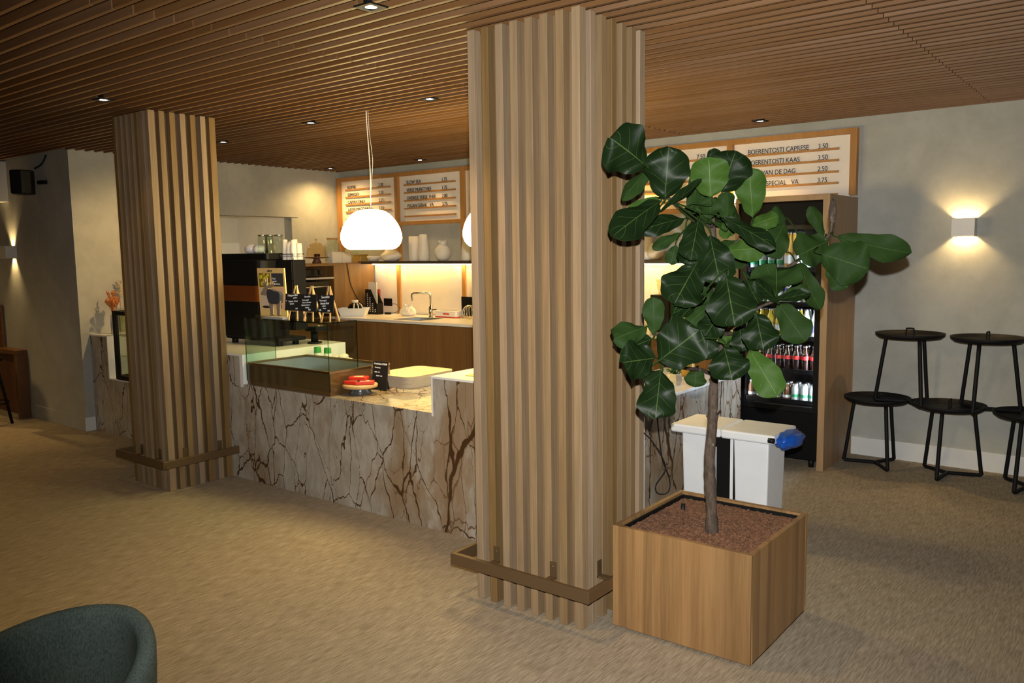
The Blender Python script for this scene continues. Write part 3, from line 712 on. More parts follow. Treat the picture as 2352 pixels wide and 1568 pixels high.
flat([(.058, .195), (.072, .208), (.090, .212), (.098, .228), (.106, .226), (.104, .214), (.118, .220), (.124, .235), (.132, .232), (.128, .215), (.146, .226), (.150, .219), (.128, .203), (.10, .196), (.070, .188)], .008, .006, mb=bd)
flat([(.074, .182), (.088, .188), (.100, .182), (.090, .174), (.078, .174)], .008, -.004, mb=bd)
bd.build('body', 'felt_brown', t, org=org, bevel=.002)
flat([(.072, .128), (.085, .095), (.11, .086), (.175, .088), (.198, .095), (.204, .15), (.195, .168), (.14, .176), (.10, .186), (.082, .186), (.070, .168)], .034).build('sweater', 'knit_navy', t, org=org, bevel=.006)
MB().box(-4.76, -4.55, 3.340, 3.40, ZG, ZG+.012).build('stand_plate', 'grey_box', t, org=org)
# three chalkboard easels
def easel(x, y, rz, label, lines):
    t = thing('chalkboard_easel', label, 'chalkboard', (x, y, ZG), rz, 'small easels on the glass case')
    for s_ in (-1, 1):
        MB().bar((s_*.007, -.006, .222), (s_*.044, -.046, 0), .010, .007, (0, 1, .2)).build('leg', 'light_wood', t)
    MB().bar((0, .0, .205), (0, .062, 0), .010, .007, (1, 0, 0)).build('leg', 'light_wood', t)
    MB().bar((-.030, -.040, .056), (.030, -.040, .056), .010, .006).build('ledge', 'light_wood', t)
    Mb = frameM((-.076, -.046, .058), (1, 0, 0), (0, .12, 1)) @ Matrix.Diagonal((1.36, 1.36, 1, 1))
    MB().add([Mb @ Vector(p) for p in [(0, 0, -.004), (.112, 0, -.004), (.112, .082, -.004), (0, .082, -.004), (0, 0, 0), (.112, 0, 0), (.112, .082, 0), (0, .082, 0)]],
        [(0, 3, 2, 1), (4, 5, 6, 7), (0, 1, 5, 4), (1, 2, 6, 5), (2, 3, 7, 6), (3, 0, 4, 7)]).build('slate', 'chalk_black', t, bevel=.001)
    join_text([(s_, sz, Mb @ Matrix.Translation((xx, yy, .001)) @ Matrix.Rotation(.06, 4, 'Z'), .9) for s_, sz, xx, yy in lines], 'chalk_writing', 'chalk_white', t)
    return t
EZ = 1.28
easel(-4.50, 3.43, .06, 'black chalk slate on a small easel, overlapping the moose figure', [('Huisgemaakte', .014, .018, .068), ('quiches', .010, .058, .059), ('*', .013, .008, .040), ('Tomaat - Pesto', .012, .024, .040), ('Spinazie', .010, .036, .029), ('3.75', .010, .078, .007)])
easel(-4.325, 3.42, .04, 'black chalk slate on the middle one of three small easels', [('Smoothie', .012, .026, .066), ('Peren, appel', .010, .012, .050), ('Citroen, Gember', .010, .012, .038), ('Spinazie, Limoen', .010, .008, .026), ('Honing', .010, .036, .015), ('2.50', .010, .058, .005)])
easel(-4.15, 3.42, -.02, 'black chalk slate headed Smoothie on the small easel at the glass edge', [('Smoothie', .017, .022, .065), ('* Sinaasappel', .011, .008, .050), ('Banaan Kiwi', .014, .018, .036), ('en fruit', .010, .030, .026), ('Mango', .009, .038, .016), ('3.25', .012, .008, .005), ('3.00', .011, .072, .005)])
# ------------------------------------------------------------------ espresso machine on the raised top
t = thing('espresso_machine', 'large black espresso machine with an orange brown band, behind the poster stand', 'coffee machine', (-5.5, 3.95, HI)); org = t.location
MB().prism(rrect(-5.93, -5.285, 3.70, 3.98, .07, 6), .935, 1.53, smooth=False).build('body', 'black_plastic', t, org=org, bevel=.008)
MB().prism(rrect(-5.936, -5.279, 3.694, 3.986, .075, 6), 1.215, 1.335).build('band', 'brown_band', t, org=org)
MB().prism(rrect(-5.92, -5.255, 3.74, 3.93, .02, 4), 1.53, 1.578).build('cup_tray', 'black_plastic', t, org=org, bevel=.004)
b = MB().box(-5.285, -5.085, 3.85, 3.965, 1.0, 1.525); b.build('group_housing', 'black_metal', t, org=org, bevel=.006)
MB().box(-5.165, -5.095, 3.843, 3.85, 1.375, 1.515).box(-5.275, -5.175, 3.843, 3.85, 1.375, 1.515).box(-5.165, -5.095, 3.843, 3.85, 1.0, 1.365).build('back_plate', 'black_plastic', t, org=org, bevel=.002)
MB().box(-5.80, -5.12, 3.72, 3.97, HI+.035, .945).build('drip_base', 'black_metal', t, org=org, bevel=.006)
for x, y in ((-5.74, 3.76), (-5.2, 3.78), (-5.74, 3.93), (-5.2, 3.93)):
    MB().cyl((x, y, HI), .025, .036, 14).build('foot', 'black_plastic', t, org=org)
rl = MB(); rl.tube([(-5.245, 3.86, 1.525), (-5.245, 3.86, 1.568), (-5.095, 3.86, 1.568), (-5.095, 3.86, 1.525)], .004, 6).tube([(-5.245, 3.86, 1.568), (-5.245, 3.96, 1.568), (-5.095, 3.96, 1.568), (-5.095, 3.86, 1.568)], .004, 6)
rl.build('cup_rail', 'steel', t, org=org)
t = thing('tamping_stand', 'black tamping stand on a post at the machine side of the raised top', 'stand', (-5.11, 4.04, HI)); org = t.location
MB().cyl((-5.11, 4.04, HI), .055, .012, 20).cyl((-5.11, 4.04, HI+.012), .028, .085, 16).build('post', 'black_metal', t, org=org)
MB().box(-5.15, -5.01, 3.98, 4.10, HI+.097, HI+.135).build('platform', 'black_plastic', t, org=org, bevel=.008)
MB().cyl((-5.06, 4.04, HI+.135), .03, .006, 16).build('pad', 'steel', t, org=org)
cb = MB().tube(smooth([(-5.85, 3.69, .95), (-5.86, 3.60, .90), (-5.78, 3.52, HI+.006), (-5.62, 3.46, HI+.006), (-5.5, 3.44, HI+.006)], 6), .006, 6)
tag(cb.build('hose', 'cable_black'), 'black hose lying on the raised top under the espresso machine', 'hose')
MT = 1.579
# crockery on the machine
def lathe_thing(name, prof, mat, label, cat, loc, group, n=24):
    o = MB().lathe(prof, n=n).build(name, mat); o.location = loc; return tag(o, label, cat, group)
cupP = [(.028, .0), (.046, .012), (.050, .035), (.044, .052), (.026, .062), (.026, .066), (.0, .066)]
c0 = None
for i, (x, y) in enumerate(((-5.53, 3.80), (-5.465, 3.83), (-5.41, 3.79))):
    lb = ['white cup turned upside down on the machine, leftmost of the three', 'white cup turned upside down on the machine, middle of the three', 'white cup turned upside down on the machine, next to the glasses'][i]
    if c0 is None: c0 = lathe_thing('coffee_cup', cupP, 'ceramic_gloss', lb, 'cup', (x, y, MT), 'cups on the machine')
    else: c = c0.copy(); C.objects.link(c); c.location = (x, y, MT); c['label'] = lb
gP = [(.036, 0), (.040, .005), (.034, .125), (.031, .135), (.0, .135), (.0, .128), (.028, .127), (.033, .01), (.034, .0)]
g0 = None
for i, (x, y) in enumerate(((-5.345, 3.775), (-5.385, 3.865), (-5.29, 3.80), (-5.30, 3.89))):
    lb = ['leftmost', 'rear left', 'front right', 'rightmost'][i]
    lb = 'clear drinking glass upside down on the espresso machine, %s of four' % lb
    if g0 is None:
        g0 = thing('drinking_glass', lb, 'glass', (x, y, MT), 0, 'glasses on the machine')
        MB().lathe(gP, n=20, caps=False).build('tumbler', 'clear_glass', g0); MB().lathe([(.0, .126), (.031, .126), (.033, .136), (.0, .138)], n=20, caps=False).build('thick_base', 'steel', g0)
    else: dup(g0, (x, y, MT), lb)
pc = None
k_ = 0
for y in (3.883, 3.935):
    for x in (-5.215, -5.165, -5.115):
        k_ += 1
        hh = (.125, .14, .11, .135)[k_ % 4]
        lb = 'white paper cup stack in the %s row of the machine rack, %s' % ('front' if y < 3.91 else 'back', ('first from left', 'second from left', 'third from left')[(k_-1) % 3])
        t = thing('paper_cup_stack', lb, 'cup stack', (x, y, 1.526), 0, 'paper cups in the rack')
        prof = [(.0235, 0)]
        for q in range(int(hh/.018)): prof += [(.0240-.0004*q, .018*q+.004), (.0228-.0004*q, .018*q+.006), (.0228-.0004*q, .018*q+.018)]
        prof += [(.018, hh+.012), (0, hh+.012)]
        MB().lathe(prof, n=18, caps=False).build('cups', 'paper_cup', t)
        MB().lathe([(.0245, .02), (.0245, .032)], n=18, caps=False).build('print_band', 'grey_box', t)
# kitchen bits behind the hatch
tag(MB().box(-8.66, -8.54, 5.30, 5.46, 1.301, 1.625).build('storage_box', 'kitchen_blue', bevel=.01), 'blue storage box on the kitchen shelf seen through the hatch', 'box')
tag(MB().cyl((-8.6, 5.06, 1.301), .03, .26, 12).cyl((-8.6, 5.06, 1.561), .012, .08, 10).build('pump_bottle', 'black_plastic'), 'dark pump bottle on the kitchen shelf seen through the hatch', 'bottle')
t = thing('kitchen_cabinet', 'white kitchen cabinet standing behind the hatch opening', 'cabinet', (-8.6, 5.3, 0))
MB().box(-.2, .2, -.9, .9, 0, 1.27).build('carcass', 'white_laminate', t); MB().box(-.22, .22, -.92, .92, 1.27, 1.30).build('top', 'brushed_steel', t)
# ------------------------------------------------------------------ low worktop items
def packet(x, y, z, rz, label, tilt=0):
    t = thing('red_packet', label, 'packet', (x, y, z), rz, 'red packets on the cake stand')
    a = MB().prism(rrect(-.060, .060, -.036, .036, .008, 3), 0, .022); b = MB().prism(rrect(-.030, .030, -.020, .020, .004, 3), .0221, .0230)
    if tilt:
        Mx = Matrix.Rotation(tilt, 4, 'Y'); a.xform(Mx); b.xform(Mx)
    a.build('wrapper', 'red_packet', t, bevel=.004); b.build('printed_seal', 'packet_print', t)
    return t
PXc, PYc = -3.99, 3.50
t = thing('cake_stand', 'low wooden cake stand on a grey foot beside the display case', 'cake stand', (PXc, PYc, LO))
MB().lathe([(.072, 0), (.070, .012), (.055, .034), (.060, .043)], n=36).build('foot', 'grey_stand', t)
MB().lathe([(0, .043), (.108, .043), (.112, .050), (.112, .060), (.108, .064), (0, .064)], n=44, caps=False).build('plate', 'light_wood', t)
packet(PXc-.02, PYc-.03, LO+.065, .3, 'red wrapped packet lying at the bottom front of the cake stand')
packet(PXc+.045, PYc+.0, LO+.065, .75, 'red wrapped packet on the right of the cake stand')
packet(PXc-.010, PYc+.0, LO+.0885, .55, 'red wrapped packet on top of the other two on the cake stand')
t = thing('chalkboard_menu', 'upright black chalk menu card standing between cake stand and trays', 'chalkboard', (-3.985, 3.655, LO), -.05)
Mb = frameM((-.075, 0, .002), (1, 0, 0), (0, .12, 1))
MB().add([Mb @ Vector(p) for p in [(0, 0, -.006), (.148, 0, -.006), (.148, .188, -.006), (0, .188, -.006), (0, 0, 0), (.148, 0, 0), (.148, .188, 0), (0, .188, 0)]],
        [(0, 3, 2, 1), (4, 5, 6, 7), (0, 1, 5, 4), (1, 2, 6, 5), (2, 3, 7, 6), (3, 0, 4, 7)]).build('slate', 'chalk_black', t, bevel=.001)
MB().bar((0, .03, .16), (0, .07, 0), .05, .004, (0, 1, 0)).build('prop', 'chalk_black', t)
join_text([('Gemberlimo LEMON', .017, Mb @ Matrix.Translation((.012, .165, .001)), .86), ('Tomatensap', .013, Mb @ Matrix.Translation((.020, .142, .001)), .9), ('KLEIN   2.75', .011, Mb @ Matrix.Translation((.022, .112, .001)), .9), ('GROOT  3.50', .011, Mb @ Matrix.Translation((.040, .088, .001)), .9)], 'chalk_writing', 'chalk_white', t)
# serving trays: a stack of twelve
for q in range(12):
    t = thing('serving_tray', 'pale serving tray, %s in the stack on the low worktop' % ('topmost' if q == 11 else 'number %d from the bottom' % (q+1)), 'tray', (-4.015, 4.012, LO+.0066*q), 0, 'serving trays')
    P = rrect(-.185, .185, -.232, .232, .07, 6)
    r0, r1 = [(x*.975, y*.978) for x, y in P], P
    m = MB(); nP = len(P)
    vs = [(x, y, .001) for x, y in r0] + [(x, y, .0065) for x, y in r1] + [(x*.975, y*.965, .0065) for x, y in P] + [(x*.925, y*.92, .003) for x, y in P]
    fs = [tuple(range(nP-1, -1, -1))]
    for a in (0, nP, 2*nP):
        fs += [(a+i, a+(i+1) % nP, a+nP+(i+1) % nP, a+nP+i) for i in range(nP)]
    fs.append(tuple(range(3*nP, 4*nP)))
    m.add(vs, fs)
    m.build('tray_body', 'tray_wood' if q == 11 else 'tray_edge', t)
# cup stacks, napkins and dish beyond the case
def takeaway(x, y, h, label):
    t = thing('takeaway_cup_stack', label, 'cup stack', (x, y, LO), 0, 'green and white takeaway cups')
    MB().lathe([(.0335, 0), (.0335, .006), (.032, .008), (.0275, h*.80)], n=24, caps=False).build('cups', 'paper_cup', t)
    MB().lathe([(.0275, h*.80), (.0255, h*.97), (.026, h)], n=24, caps=False).lathe([(.0, h), (.026, h)], n=24, caps=False).build('green_cup', 'green_print', t)
    MB().lathe([(.0318, h*.50), (.0308, h*.62)], n=16, caps=False, a0=-1.9, a1=-.6).build('printed_mark', 'green_print', t)
takeaway(-4.885, 3.885, .207, 'taller stack of green and white takeaway cups behind the display case')
takeaway(-4.845, 3.945, .197, 'shorter stack of green and white takeaway cups behind the display case')
t = thing('napkin_basket', 'crumpled pale cloth lining a small basket behind the display case', 'basket', (-4.775, 4.03, LO))
m = MB(); rng = random.Random(3)
for i in range(26):
    a = rng.random()*2*PI; r = rng.random()*.05; m.ball((math.cos(a)*r*1.3, math.sin(a)*r, .085+rng.random()*.05), .022+rng.random()*.012, 8, (1.3, 1, .6))
m.build('cloth', 'linen', t); MB().lathe([(.05, 0), (.085, .09), (.082, .09), (.048, .004), (0, .004)], n=24, caps=False).build('bowl', 'tray_wood', t)
tag(MB().lathe([(.03, 0), (.04, .03), (.037, .03), (.028, .004), (0, .004)], (-4.655, 4.07, LO), 24, caps=False).build('small_dish', 'ceramic_gloss'), 'small white glazed dish beside the napkin basket', 'dish')
tag(MB().lathe([(.05, 0), (.075, .012), (.073, .014), (0, .006)], (-4.32, 4.14, LO), 24, caps=False).build('saucer', 'ceramic_gloss'), 'white saucer behind the chalk menu card', 'saucer')
# right raised top
MB_ = MB().box(-3.02, -2.60, 3.42, 3.72, HI, HI+.003, rot=.05); tag(MB_.build('counter_mat', 'mat_green'), 'olive green mat on the raised counter top beside the big column', 'mat')
t = thing('cutlery_jar', 'glass jar with wooden stirrers on the raised counter top', 'jar', (-3.07, 3.86, HI))
MB().lathe([(.0, .002), (.045, .0), (.05, .01), (.05, .075), (.046, .075), (.046, .008)], n=24, caps=False).build('glass', 'clear_glass', t)
m = MB()
for i in range(14):
    a = rng.random()*2*PI; r = rng.random()*.03; m.bar((r*math.cos(a), r*math.sin(a), .006), (1.4*r*math.cos(a), 1.4*r*math.sin(a), .075+rng.random()*.02), .007, .002)
m.build('stirrers', 'light_wood', t)
# ------------------------------------------------------------------ white vases and jars on the shelf
SZ = 1.478
def vase(name, prof, x, y, label, mat='ceramic_white', cat='vase', z=SZ, n=32):
    o = MB().lathe([(r*.76, z_) for r, z_ in prof], n=n, caps=False).build(name, mat); o.location = (x, y, z); return tag(o, label, cat, 'ceramics on the wall shelf')
cyl_p = [(0, .001), (.072, 0), (.076, .01), (.073, .15), (.070, .258), (.064, .258), (.064, .02), (0, .02)]
tap_p = [(0, .001), (.080, 0), (.086, .015), (.080, .10), (.062, .22), (.056, .262), (.050, .274), (.038, .276), (.036, .262), (.045, .25), (.07, .03), (0, .02)]
vase('cylinder_vase', cyl_p, -6.235, 6.28, 'plain white cylinder vase, left one of the touching pair on the shelf')
vase('tapered_vase', tap_p, -6.085, 6.27, 'tall tapered white vase, right one of the touching pair on the shelf')
vase('round_vase', [(0, .001), (.055, 0), (.095, .03), (.116, .075), (.108, .118), (.075, .150), (.052, .165), (.050, .178), (.062, .205), (.056, .205), (.044, .178), (.06, .15), (.1, .08), (0, .02)], -5.82, 6.28, 'round bellied white vase with flared neck on the shelf')
vase('tapered_vase', tap_p, -5.485, 6.28, 'tall tapered white vase on the shelf at the left edge of the big column')
vase('squat_vase', [(0, .001), (.09, 0), (.145, .03), (.152, .055), (.145, .07), (.10, .10), (.055, .135), (.04, .165), (.045, .18), (.04, .18), (.034, .165), (.09, .10), (.13, .055), (0, .02)], -6.585, 6.28, 'squat white vase with wide belly on the shelf under the pendant lamp')
vase('bowl', [(0, .001), (.06, 0), (.09, .03), (.10, .052), (.094, .052), (.06, .01), (0, .006)], -6.83, 6.25, 'small white bowl on the shelf under the pendant lamp', cat='bowl')
vase('tapered_vase', tap_p, -3.47, 6.28, 'tall tapered vase on the shelf between big column and fig leaves')
vase('round_vase', [(0, .001), (.05, 0), (.085, .03), (.098, .07), (.085, .11), (.05, .135), (.045, .135), (.08, .07), (0, .02)], -3.36, 6.25, 'small round vase on the shelf right of the tall tapered one, behind the fig')
# things on top of the corner cabinet
CT = 1.466
t = thing('cake_dome', 'glass cake dome on a dark wooden stand on the corner cabinet', 'cake dome', (-7.12, 5.70, CT))
MB().lathe([(.0, 0), (.05, 0), (.045, .02), (.03, .05), (.128, .058), (.132, .064), (.128, .068), (0, .068)], n=36, caps=False).build('stand', 'dark_board', t)
dm = MB().lathe([(.104, .070), (.102, .12), (.088, .175), (.058, .208), (.0, .222)], n=36, caps=False).build('dome', 'amber_glass', t)
MB().lathe([(.058, .211), (.03, .221), (.006, .226), (.008, .238), (.016, .250), (.012, .262), (0, .266)], n=20, caps=False).build('knob', 'amber_glass', dm)
MB().lathe([(.0, .0), (.03, 0), (.034, .03), (0, .035)], (-.03, .03, .0685), 14, caps=False).build('muffin', 'sweet_dark', t)
t = thing('storage_jar', 'large clip top glass jar with cork seal on the corner cabinet', 'jar', (-7.19, 5.98, CT))
MB().lathe([(.0, .002), (.080, 0), (.088, .02), (.088, .17), (.080, .20), (.055, .225), (.055, .262), (.050, .262), (.050, .225), (.08, .19), (.083, .02), (.0, .008)], n=32, caps=False).build('glass_body', 'clear_glass', t)
ld = MB().lathe([(.057, .263), (.057, .276), (0, .276)], n=28, caps=False).build('lid', 'clear_glass', t); MB().lathe([(.058, .255), (.061, .262), (.058, .269)], n=28, caps=False).build('seal', 'cork', ld)
MB().tube([(.06, .0, .25), (.075, -.01, .26), (.07, -.01, .215), (.062, 0, .235)], .003, 6).build('clip', 'steel', ld)
b = tag(MB().box(-7.10, -7.02, 5.83, 5.965, CT, CT+.118, bev=.006).build('napkin_pack', 'paper_cup'), 'cream coloured napkin pack on the corner cabinet, nearer the cake dome', 'napkins', 'napkin packs')
b = tag(MB().box(-7.10, -7.02, 5.972, 6.10, CT, CT+.118, bev=.006).build('napkin_pack', 'paper_cup'), 'cream coloured napkin pack on the corner cabinet, nearer the pendant lamp', 'napkins', 'napkin packs')
for i, (x, lb) in enumerate(((-7.26, 'square glass canister on the corner cabinet, directly left under the pendant lamp'), (-7.07, 'square glass canister holding nuts, directly under the pendant lamp'))):
    t = thing('glass_canister', lb, 'jar', (x, 6.27, CT+.0), 0, 'glass canisters')
    MB().box(-.075, .075, -.07, .07, 0, .15, bev=.015).build('glass', 'clear_glass', t)
    MB().box(-.065, .065, -.06, .06, .004, .05 if i == 0 else .085, bev=.012).build('contents', 'tray_wood' if i == 0 else 'amber', t); MB().cyl((0, 0, .151), .05, .02, 20).build('lid', 'cork', t)
tag(MB().tube(smooth([(-6.962, 5.98, 1.46), (-6.964, 6.0, 1.36), (-6.964, 6.03, 1.22), (-6.962, 6.12, 1.06), (-6.955, 6.2, .99), (-6.95, 6.3, .97)], 6), .004, 6).build('hanging_cable', 'cable_black'), 'thin dark cord running down the oak corner cabinet side', 'cable')
# ------------------------------------------------------------------ things on the back worktop
WZ = .901
t = thing('white_tray_box', 'open white box holding a dark bowl on the back worktop', 'box', (-6.785, 5.90, WZ), math.radians(33))
m = MB(); a, bb, h = .155, .085, .085
for s0 in (0,):
    m.hexa([(-a+.03, -bb+.015, 0), (a-.03, -bb+.015, 0), (a-.03, bb-.015, 0), (-a+.03, bb-.015, 0), (-a+.028, -bb+.013, .004), (a-.028, -bb+.013, .004), (a-.028, bb-.013, .004), (-a+.028, bb-.013, .004)])
    for (p, q) in (((-a, -bb), (a, -bb)), ((a, -bb), (a, bb)), ((a, bb), (-a, bb)), ((-a, bb), (-a, -bb))):
        k1 = lambda P: (P[0]-math.copysign(.03, P[0]), P[1]-math.copysign(.015, P[1])); k2 = lambda P: (P[0]-math.copysign(.004, P[0]), P[1]-math.copysign(.004, P[1]))
        p0, q0 = k1(p), k1(q); p1, q1 = k2(p), k2(q); p2, q2 = k2(p0), k2(q0)
        m.hexa([(*p0, 0), (*q0, 0), (*q2, .004), (*p2, .004), (*p, h), (*q, h), (*q1, h), (*p1, h)])
m.build('box_body', 'white_plastic', t)
t = thing('dark_bowl', 'dark round pot with light bands in the white box', 'pot', (-6.795, 5.93, WZ+.005))
MB().lathe([(0, 0), (.05, 0), (.075, .05), (.078, .085), (.06, .118), (.03, .128), (0, .13)], n=28, caps=False).build('pot', 'black_gloss', t)
MB().lathe([(.034, .132), (.036, .16), (0, .162)], n=20).build('lid', 'ceramic_white', t)
for a in (-.9, -.3, .4):
    MB().tube([(.082*math.cos(a)*f, .082*math.sin(a)*f, z) for f, z in ((.92, .05), (1, .085), (.85, .112), (.6, .125))], .006, 6).build('band', 'ceramic_white', t)
def mag(x, y, rz, label, mat):
    t = thing('magazine_file', label, 'file box', (x, y, WZ), rz, 'magazine files')
    P = [(-.12, 0), (.12, 0), (.12, .12), (.0, .27), (-.12, .27)]
    Mx = Matrix(((1, 0, 0, 0), (0, 0, 1, 0), (0, 1, 0, 0), (0, 0, 0, 1)))
    m = MB()
    for y0 in (-.04, .037): m.prism(P, y0, y0+.003, Mx)
    m.box(-.12, .12, -.037, .037, 0, .003); m.box(-.12, -.117, -.037, .037, .003, .27); m.box(.117, .12, -.037, .037, .003, .12)
    m.build('body', mat, t)
    return t
t = mag(-6.79, 6.20, math.radians(-12), 'black magazine file with slanted white slots on the back worktop', 'black_plastic')
sl_ = MB()
for c in range(4):
    x = -.072+c*.052; top = .245 if c < 1 else .245-.062*c+.01
    z = .02
    while z < top-.02:
        sl_.add([(x-.014, -.0406, z), (x+.014, -.0406, z+.012), (x+.014, -.0406, z+.021), (x-.014, -.0406, z+.009), (x-.014, -.0412, z), (x+.014, -.0412, z+.012), (x+.014, -.0412, z+.021), (x-.014, -.0412, z+.009)],
            [(0, 3, 2, 1), (4, 5, 6, 7), (0, 1, 5, 4), (1, 2, 6, 5), (2, 3, 7, 6), (3, 0, 4, 7)]); z += .021
sl_.build('slots', 'paper', t)
tag(MB().box(-.088, .085, -.02, -.012, .004, .345).xform(Matrix.Translation((-6.80, 6.215, WZ)) @ Matrix.Rotation(math.radians(-12), 4, 'Z')).build('paper_sheets', 'paper'), 'white paper sheets standing up in the black magazine file', 'papers')
tag(MB().box(-.11, .11, -.012, .012, 0, .268).xform(Matrix.Translation((-6.87, 6.28, WZ)) @ Matrix.Rotation(math.radians(-12), 4, 'Z')).build('red_folder', 'navy_folder'), 'dark red folder standing behind the black magazine file', 'folder')
t = thing('wall_socket', 'black double wall socket on the backsplash right of the magazine file', 'socket', (-6.77, 6.392, 1.02))
MB().box(-.065, .065, -.008, 0, -.042, .042, bev=.0).build('plate', 'black_plastic', t, bevel=.002); MB().cyl((-.032, -.009, 0), .02, .003, 16).xform(Matrix.Identity(4)).build('outlet', 'black_gloss', t)
t = thing('charger', 'small dark charger with its cable on the worktop below the socket', 'charger', (-6.60, 6.22, WZ))
MB().box(-.035, .035, -.02, .02, 0, .022, bev=.005).build('body', 'black_plastic', t); MB().tube(smooth([(.035, 0, .012), (.07, .05, .02), (.06, .12, .06), (-.02, .15, .10), (-.10, .155, .10)], 5), .003, 6).build('cable', 'cable_black', t)
m = MB(); rng = random.Random(9); vs = []; nu, nv = 40, 14
for i in range(nu):
    for q in range(nv+1):
        a = 2*PI*i/nu; u = q/nv; r = (.55+.45*math.sin(PI*min(1, u*1.15)**.7)) * (1+.06*math.sin(7*a+6*u)+.05*math.sin(13*a-9*u)+.03*rng.uniform(-1, 1))
        r *= 1.0 if u < .75 else 1-.45*(u-.75)*4 + .35*max(0, u-.9)*10
        vs.append((.105*r*math.cos(a), .062*r*math.sin(a), .002+.112*u + (.012*math.sin(5*a) if u > .85 else 0)))
m.add(vs, [(i*(nv+1)+q, ((i+1) % nu)*(nv+1)+q, ((i+1) % nu)*(nv+1)+q+1, i*(nv+1)+q+1) for i in range(nu) for q in range(nv)], True)
o = m.build('plastic_bag', 'ceramic_gloss'); o.location = (-6.24, 6.17, WZ); tag(o, 'crumpled white plastic bag beside the sink', 'bag')
t = thing('tap', 'tall steel mixer tap with square bent spout behind the sink', 'tap', (-5.875, 6.135, WZ))
MB().cyl((0, 0, 0), .024, .012, 20).cyl((0, 0, .012), .021, .105, 20).build('base', 'steel', t)
sp_ = [(0, 0, .11), (0, 0, .23), (-.004, -.004, .245), (-.018, -.018, .252)] + [(-.13, -.10, .252), (-.145, -.112, .247), (-.150, -.116, .232), (-.150, -.116, .175)]
MB().tube(sp_, .0105, 12).build('spout', 'steel', t); MB().bar((.02, 0, .08), (.075, .01, .085), .008, .008).build('lever', 'steel', t)
t = thing('wet_wipes', 'white and red packet of wet wipes on the back worktop', 'packet', (-5.72, 6.24, WZ), -.05)
MB().prism(rrect(-.155, .155, -.055, .055, .02, 4), 0, .070).build('pack', 'ceramic_gloss', t, bevel=.010); MB().prism(rrect(-.157, .157, -.057, .057, .02, 4), .001, .012).build('red_edge', 'red_print', t)
MB().box(-.03, .06, -.0572, -.0555, .030, .046).build('red_panel', 'red_print', t); MB().box(-.10, .09, -.03, .03, .0705, .074).build('flap', 'grey_box', t)
t = thing('tablet_stand', 'black tablet screen on a wooden stand at the column edge', 'tablet', (-5.45, 6.26, WZ), -.2)
MB().box(-.10, .10, -.05, .05, 0, .02).build('foot', 'light_wood', t); MB().box(-.13, .13, -.01, .002, .02, .215).build('screen', 'black_gloss', t, bevel=.004)
t = thing('wire_basket', 'small round wire whisk basket beside the tablet, at the column edge', 'basket', (-5.32, 6.10, WZ))
m = MB()
for k in range(8):
    a = k*PI/8
    m.tube([(.07*math.cos(a)*math.sin(q), .07*math.sin(a)*math.sin(q), .075-.07*math.cos(q)) for q in [j*2*PI/20 for j in range(20)]], .002, 5, closed=True)
m.build('wires', 'steel', t)
# pot with herbs and small things on the low return
t = thing('herb_pot', 'small faceted white pot with green herb on the low marble return', 'potted plant', (-2.52, 4.96, .666))
m = MB(); prof = [(.042, 0), (.056, .03), (.050, .062), (.040, .075)]
for i in range(7):
    a, b_ = 2*PI*i/7, 2*PI*(i+1)/7
    for (r0, z0), (r1, z1) in zip(prof, prof[1:]): m.add([(r0*math.cos(a), r0*math.sin(a), z0), (r0*math.cos(b_), r0*math.sin(b_), z0), (r1*math.cos(b_), r1*math.sin(b_), z1), (r1*math.cos(a), r1*math.sin(a), z1)], [(0, 1, 2, 3)])
m.add([(.042*math.cos(2*PI*i/7), .042*math.sin(2*PI*i/7), 0) for i in range(7)], [tuple(range(6, -1, -1))]); m.add([(.040*math.cos(2*PI*i/7), .040*math.sin(2*PI*i/7), .07) for i in range(7)], [tuple(range(7))])
m.build('pot', 'ceramic_white', t)
m = MB(); rng = random.Random(2)
for i in range(46):
    a = rng.random()*2*PI; r = rng.random()*.055; z = .085+rng.random()*.05
    m.tube([(.2*r*math.cos(a), .2*r*math.sin(a), .07), (r*math.cos(a), r*math.sin(a), z)], .0012, 4); m.ball((r*math.cos(a), r*math.sin(a), z), .012, 6, (1, 1, .35))
m.build('herb', 'herb_green', t)
t = thing('amber_jar', 'amber coloured jar with orange lid on the low return behind the herb pot', 'jar', (-2.62, 5.35, .666))
MB().lathe([(0, 0), (.05, 0), (.055, .02), (.052, .10), (.04, .12), (0, .12)], n=24).build('glass', 'amber', t); MB().cyl((0, 0, .121), .042, .02, 20).build('lid', 'dried_red', t)
tag(MB().box(-2.84, -2.55, 4.45, 4.8, .666, .672).box(-2.83, -2.80, 4.46, 4.79, .672, .69).build('wooden_board', 'light_wood'), 'wooden serving board lying on the low return', 'board')
# coffee grinder glimpsed behind the plant
t = thing('coffee_grinder', 'dark coffee grinder on the back worktop, glimpsed through the fig leaves', 'grinder', (-3.15, 6.05, WZ))
MB().box(-.09, .09, -.12, .12, 0, .30, bev=.02).build('body', 'black_plastic', t); MB().lathe([(.06, .30), (.09, .42), (0, .43)], n=20).build('hopper', 'amber_glass', t)

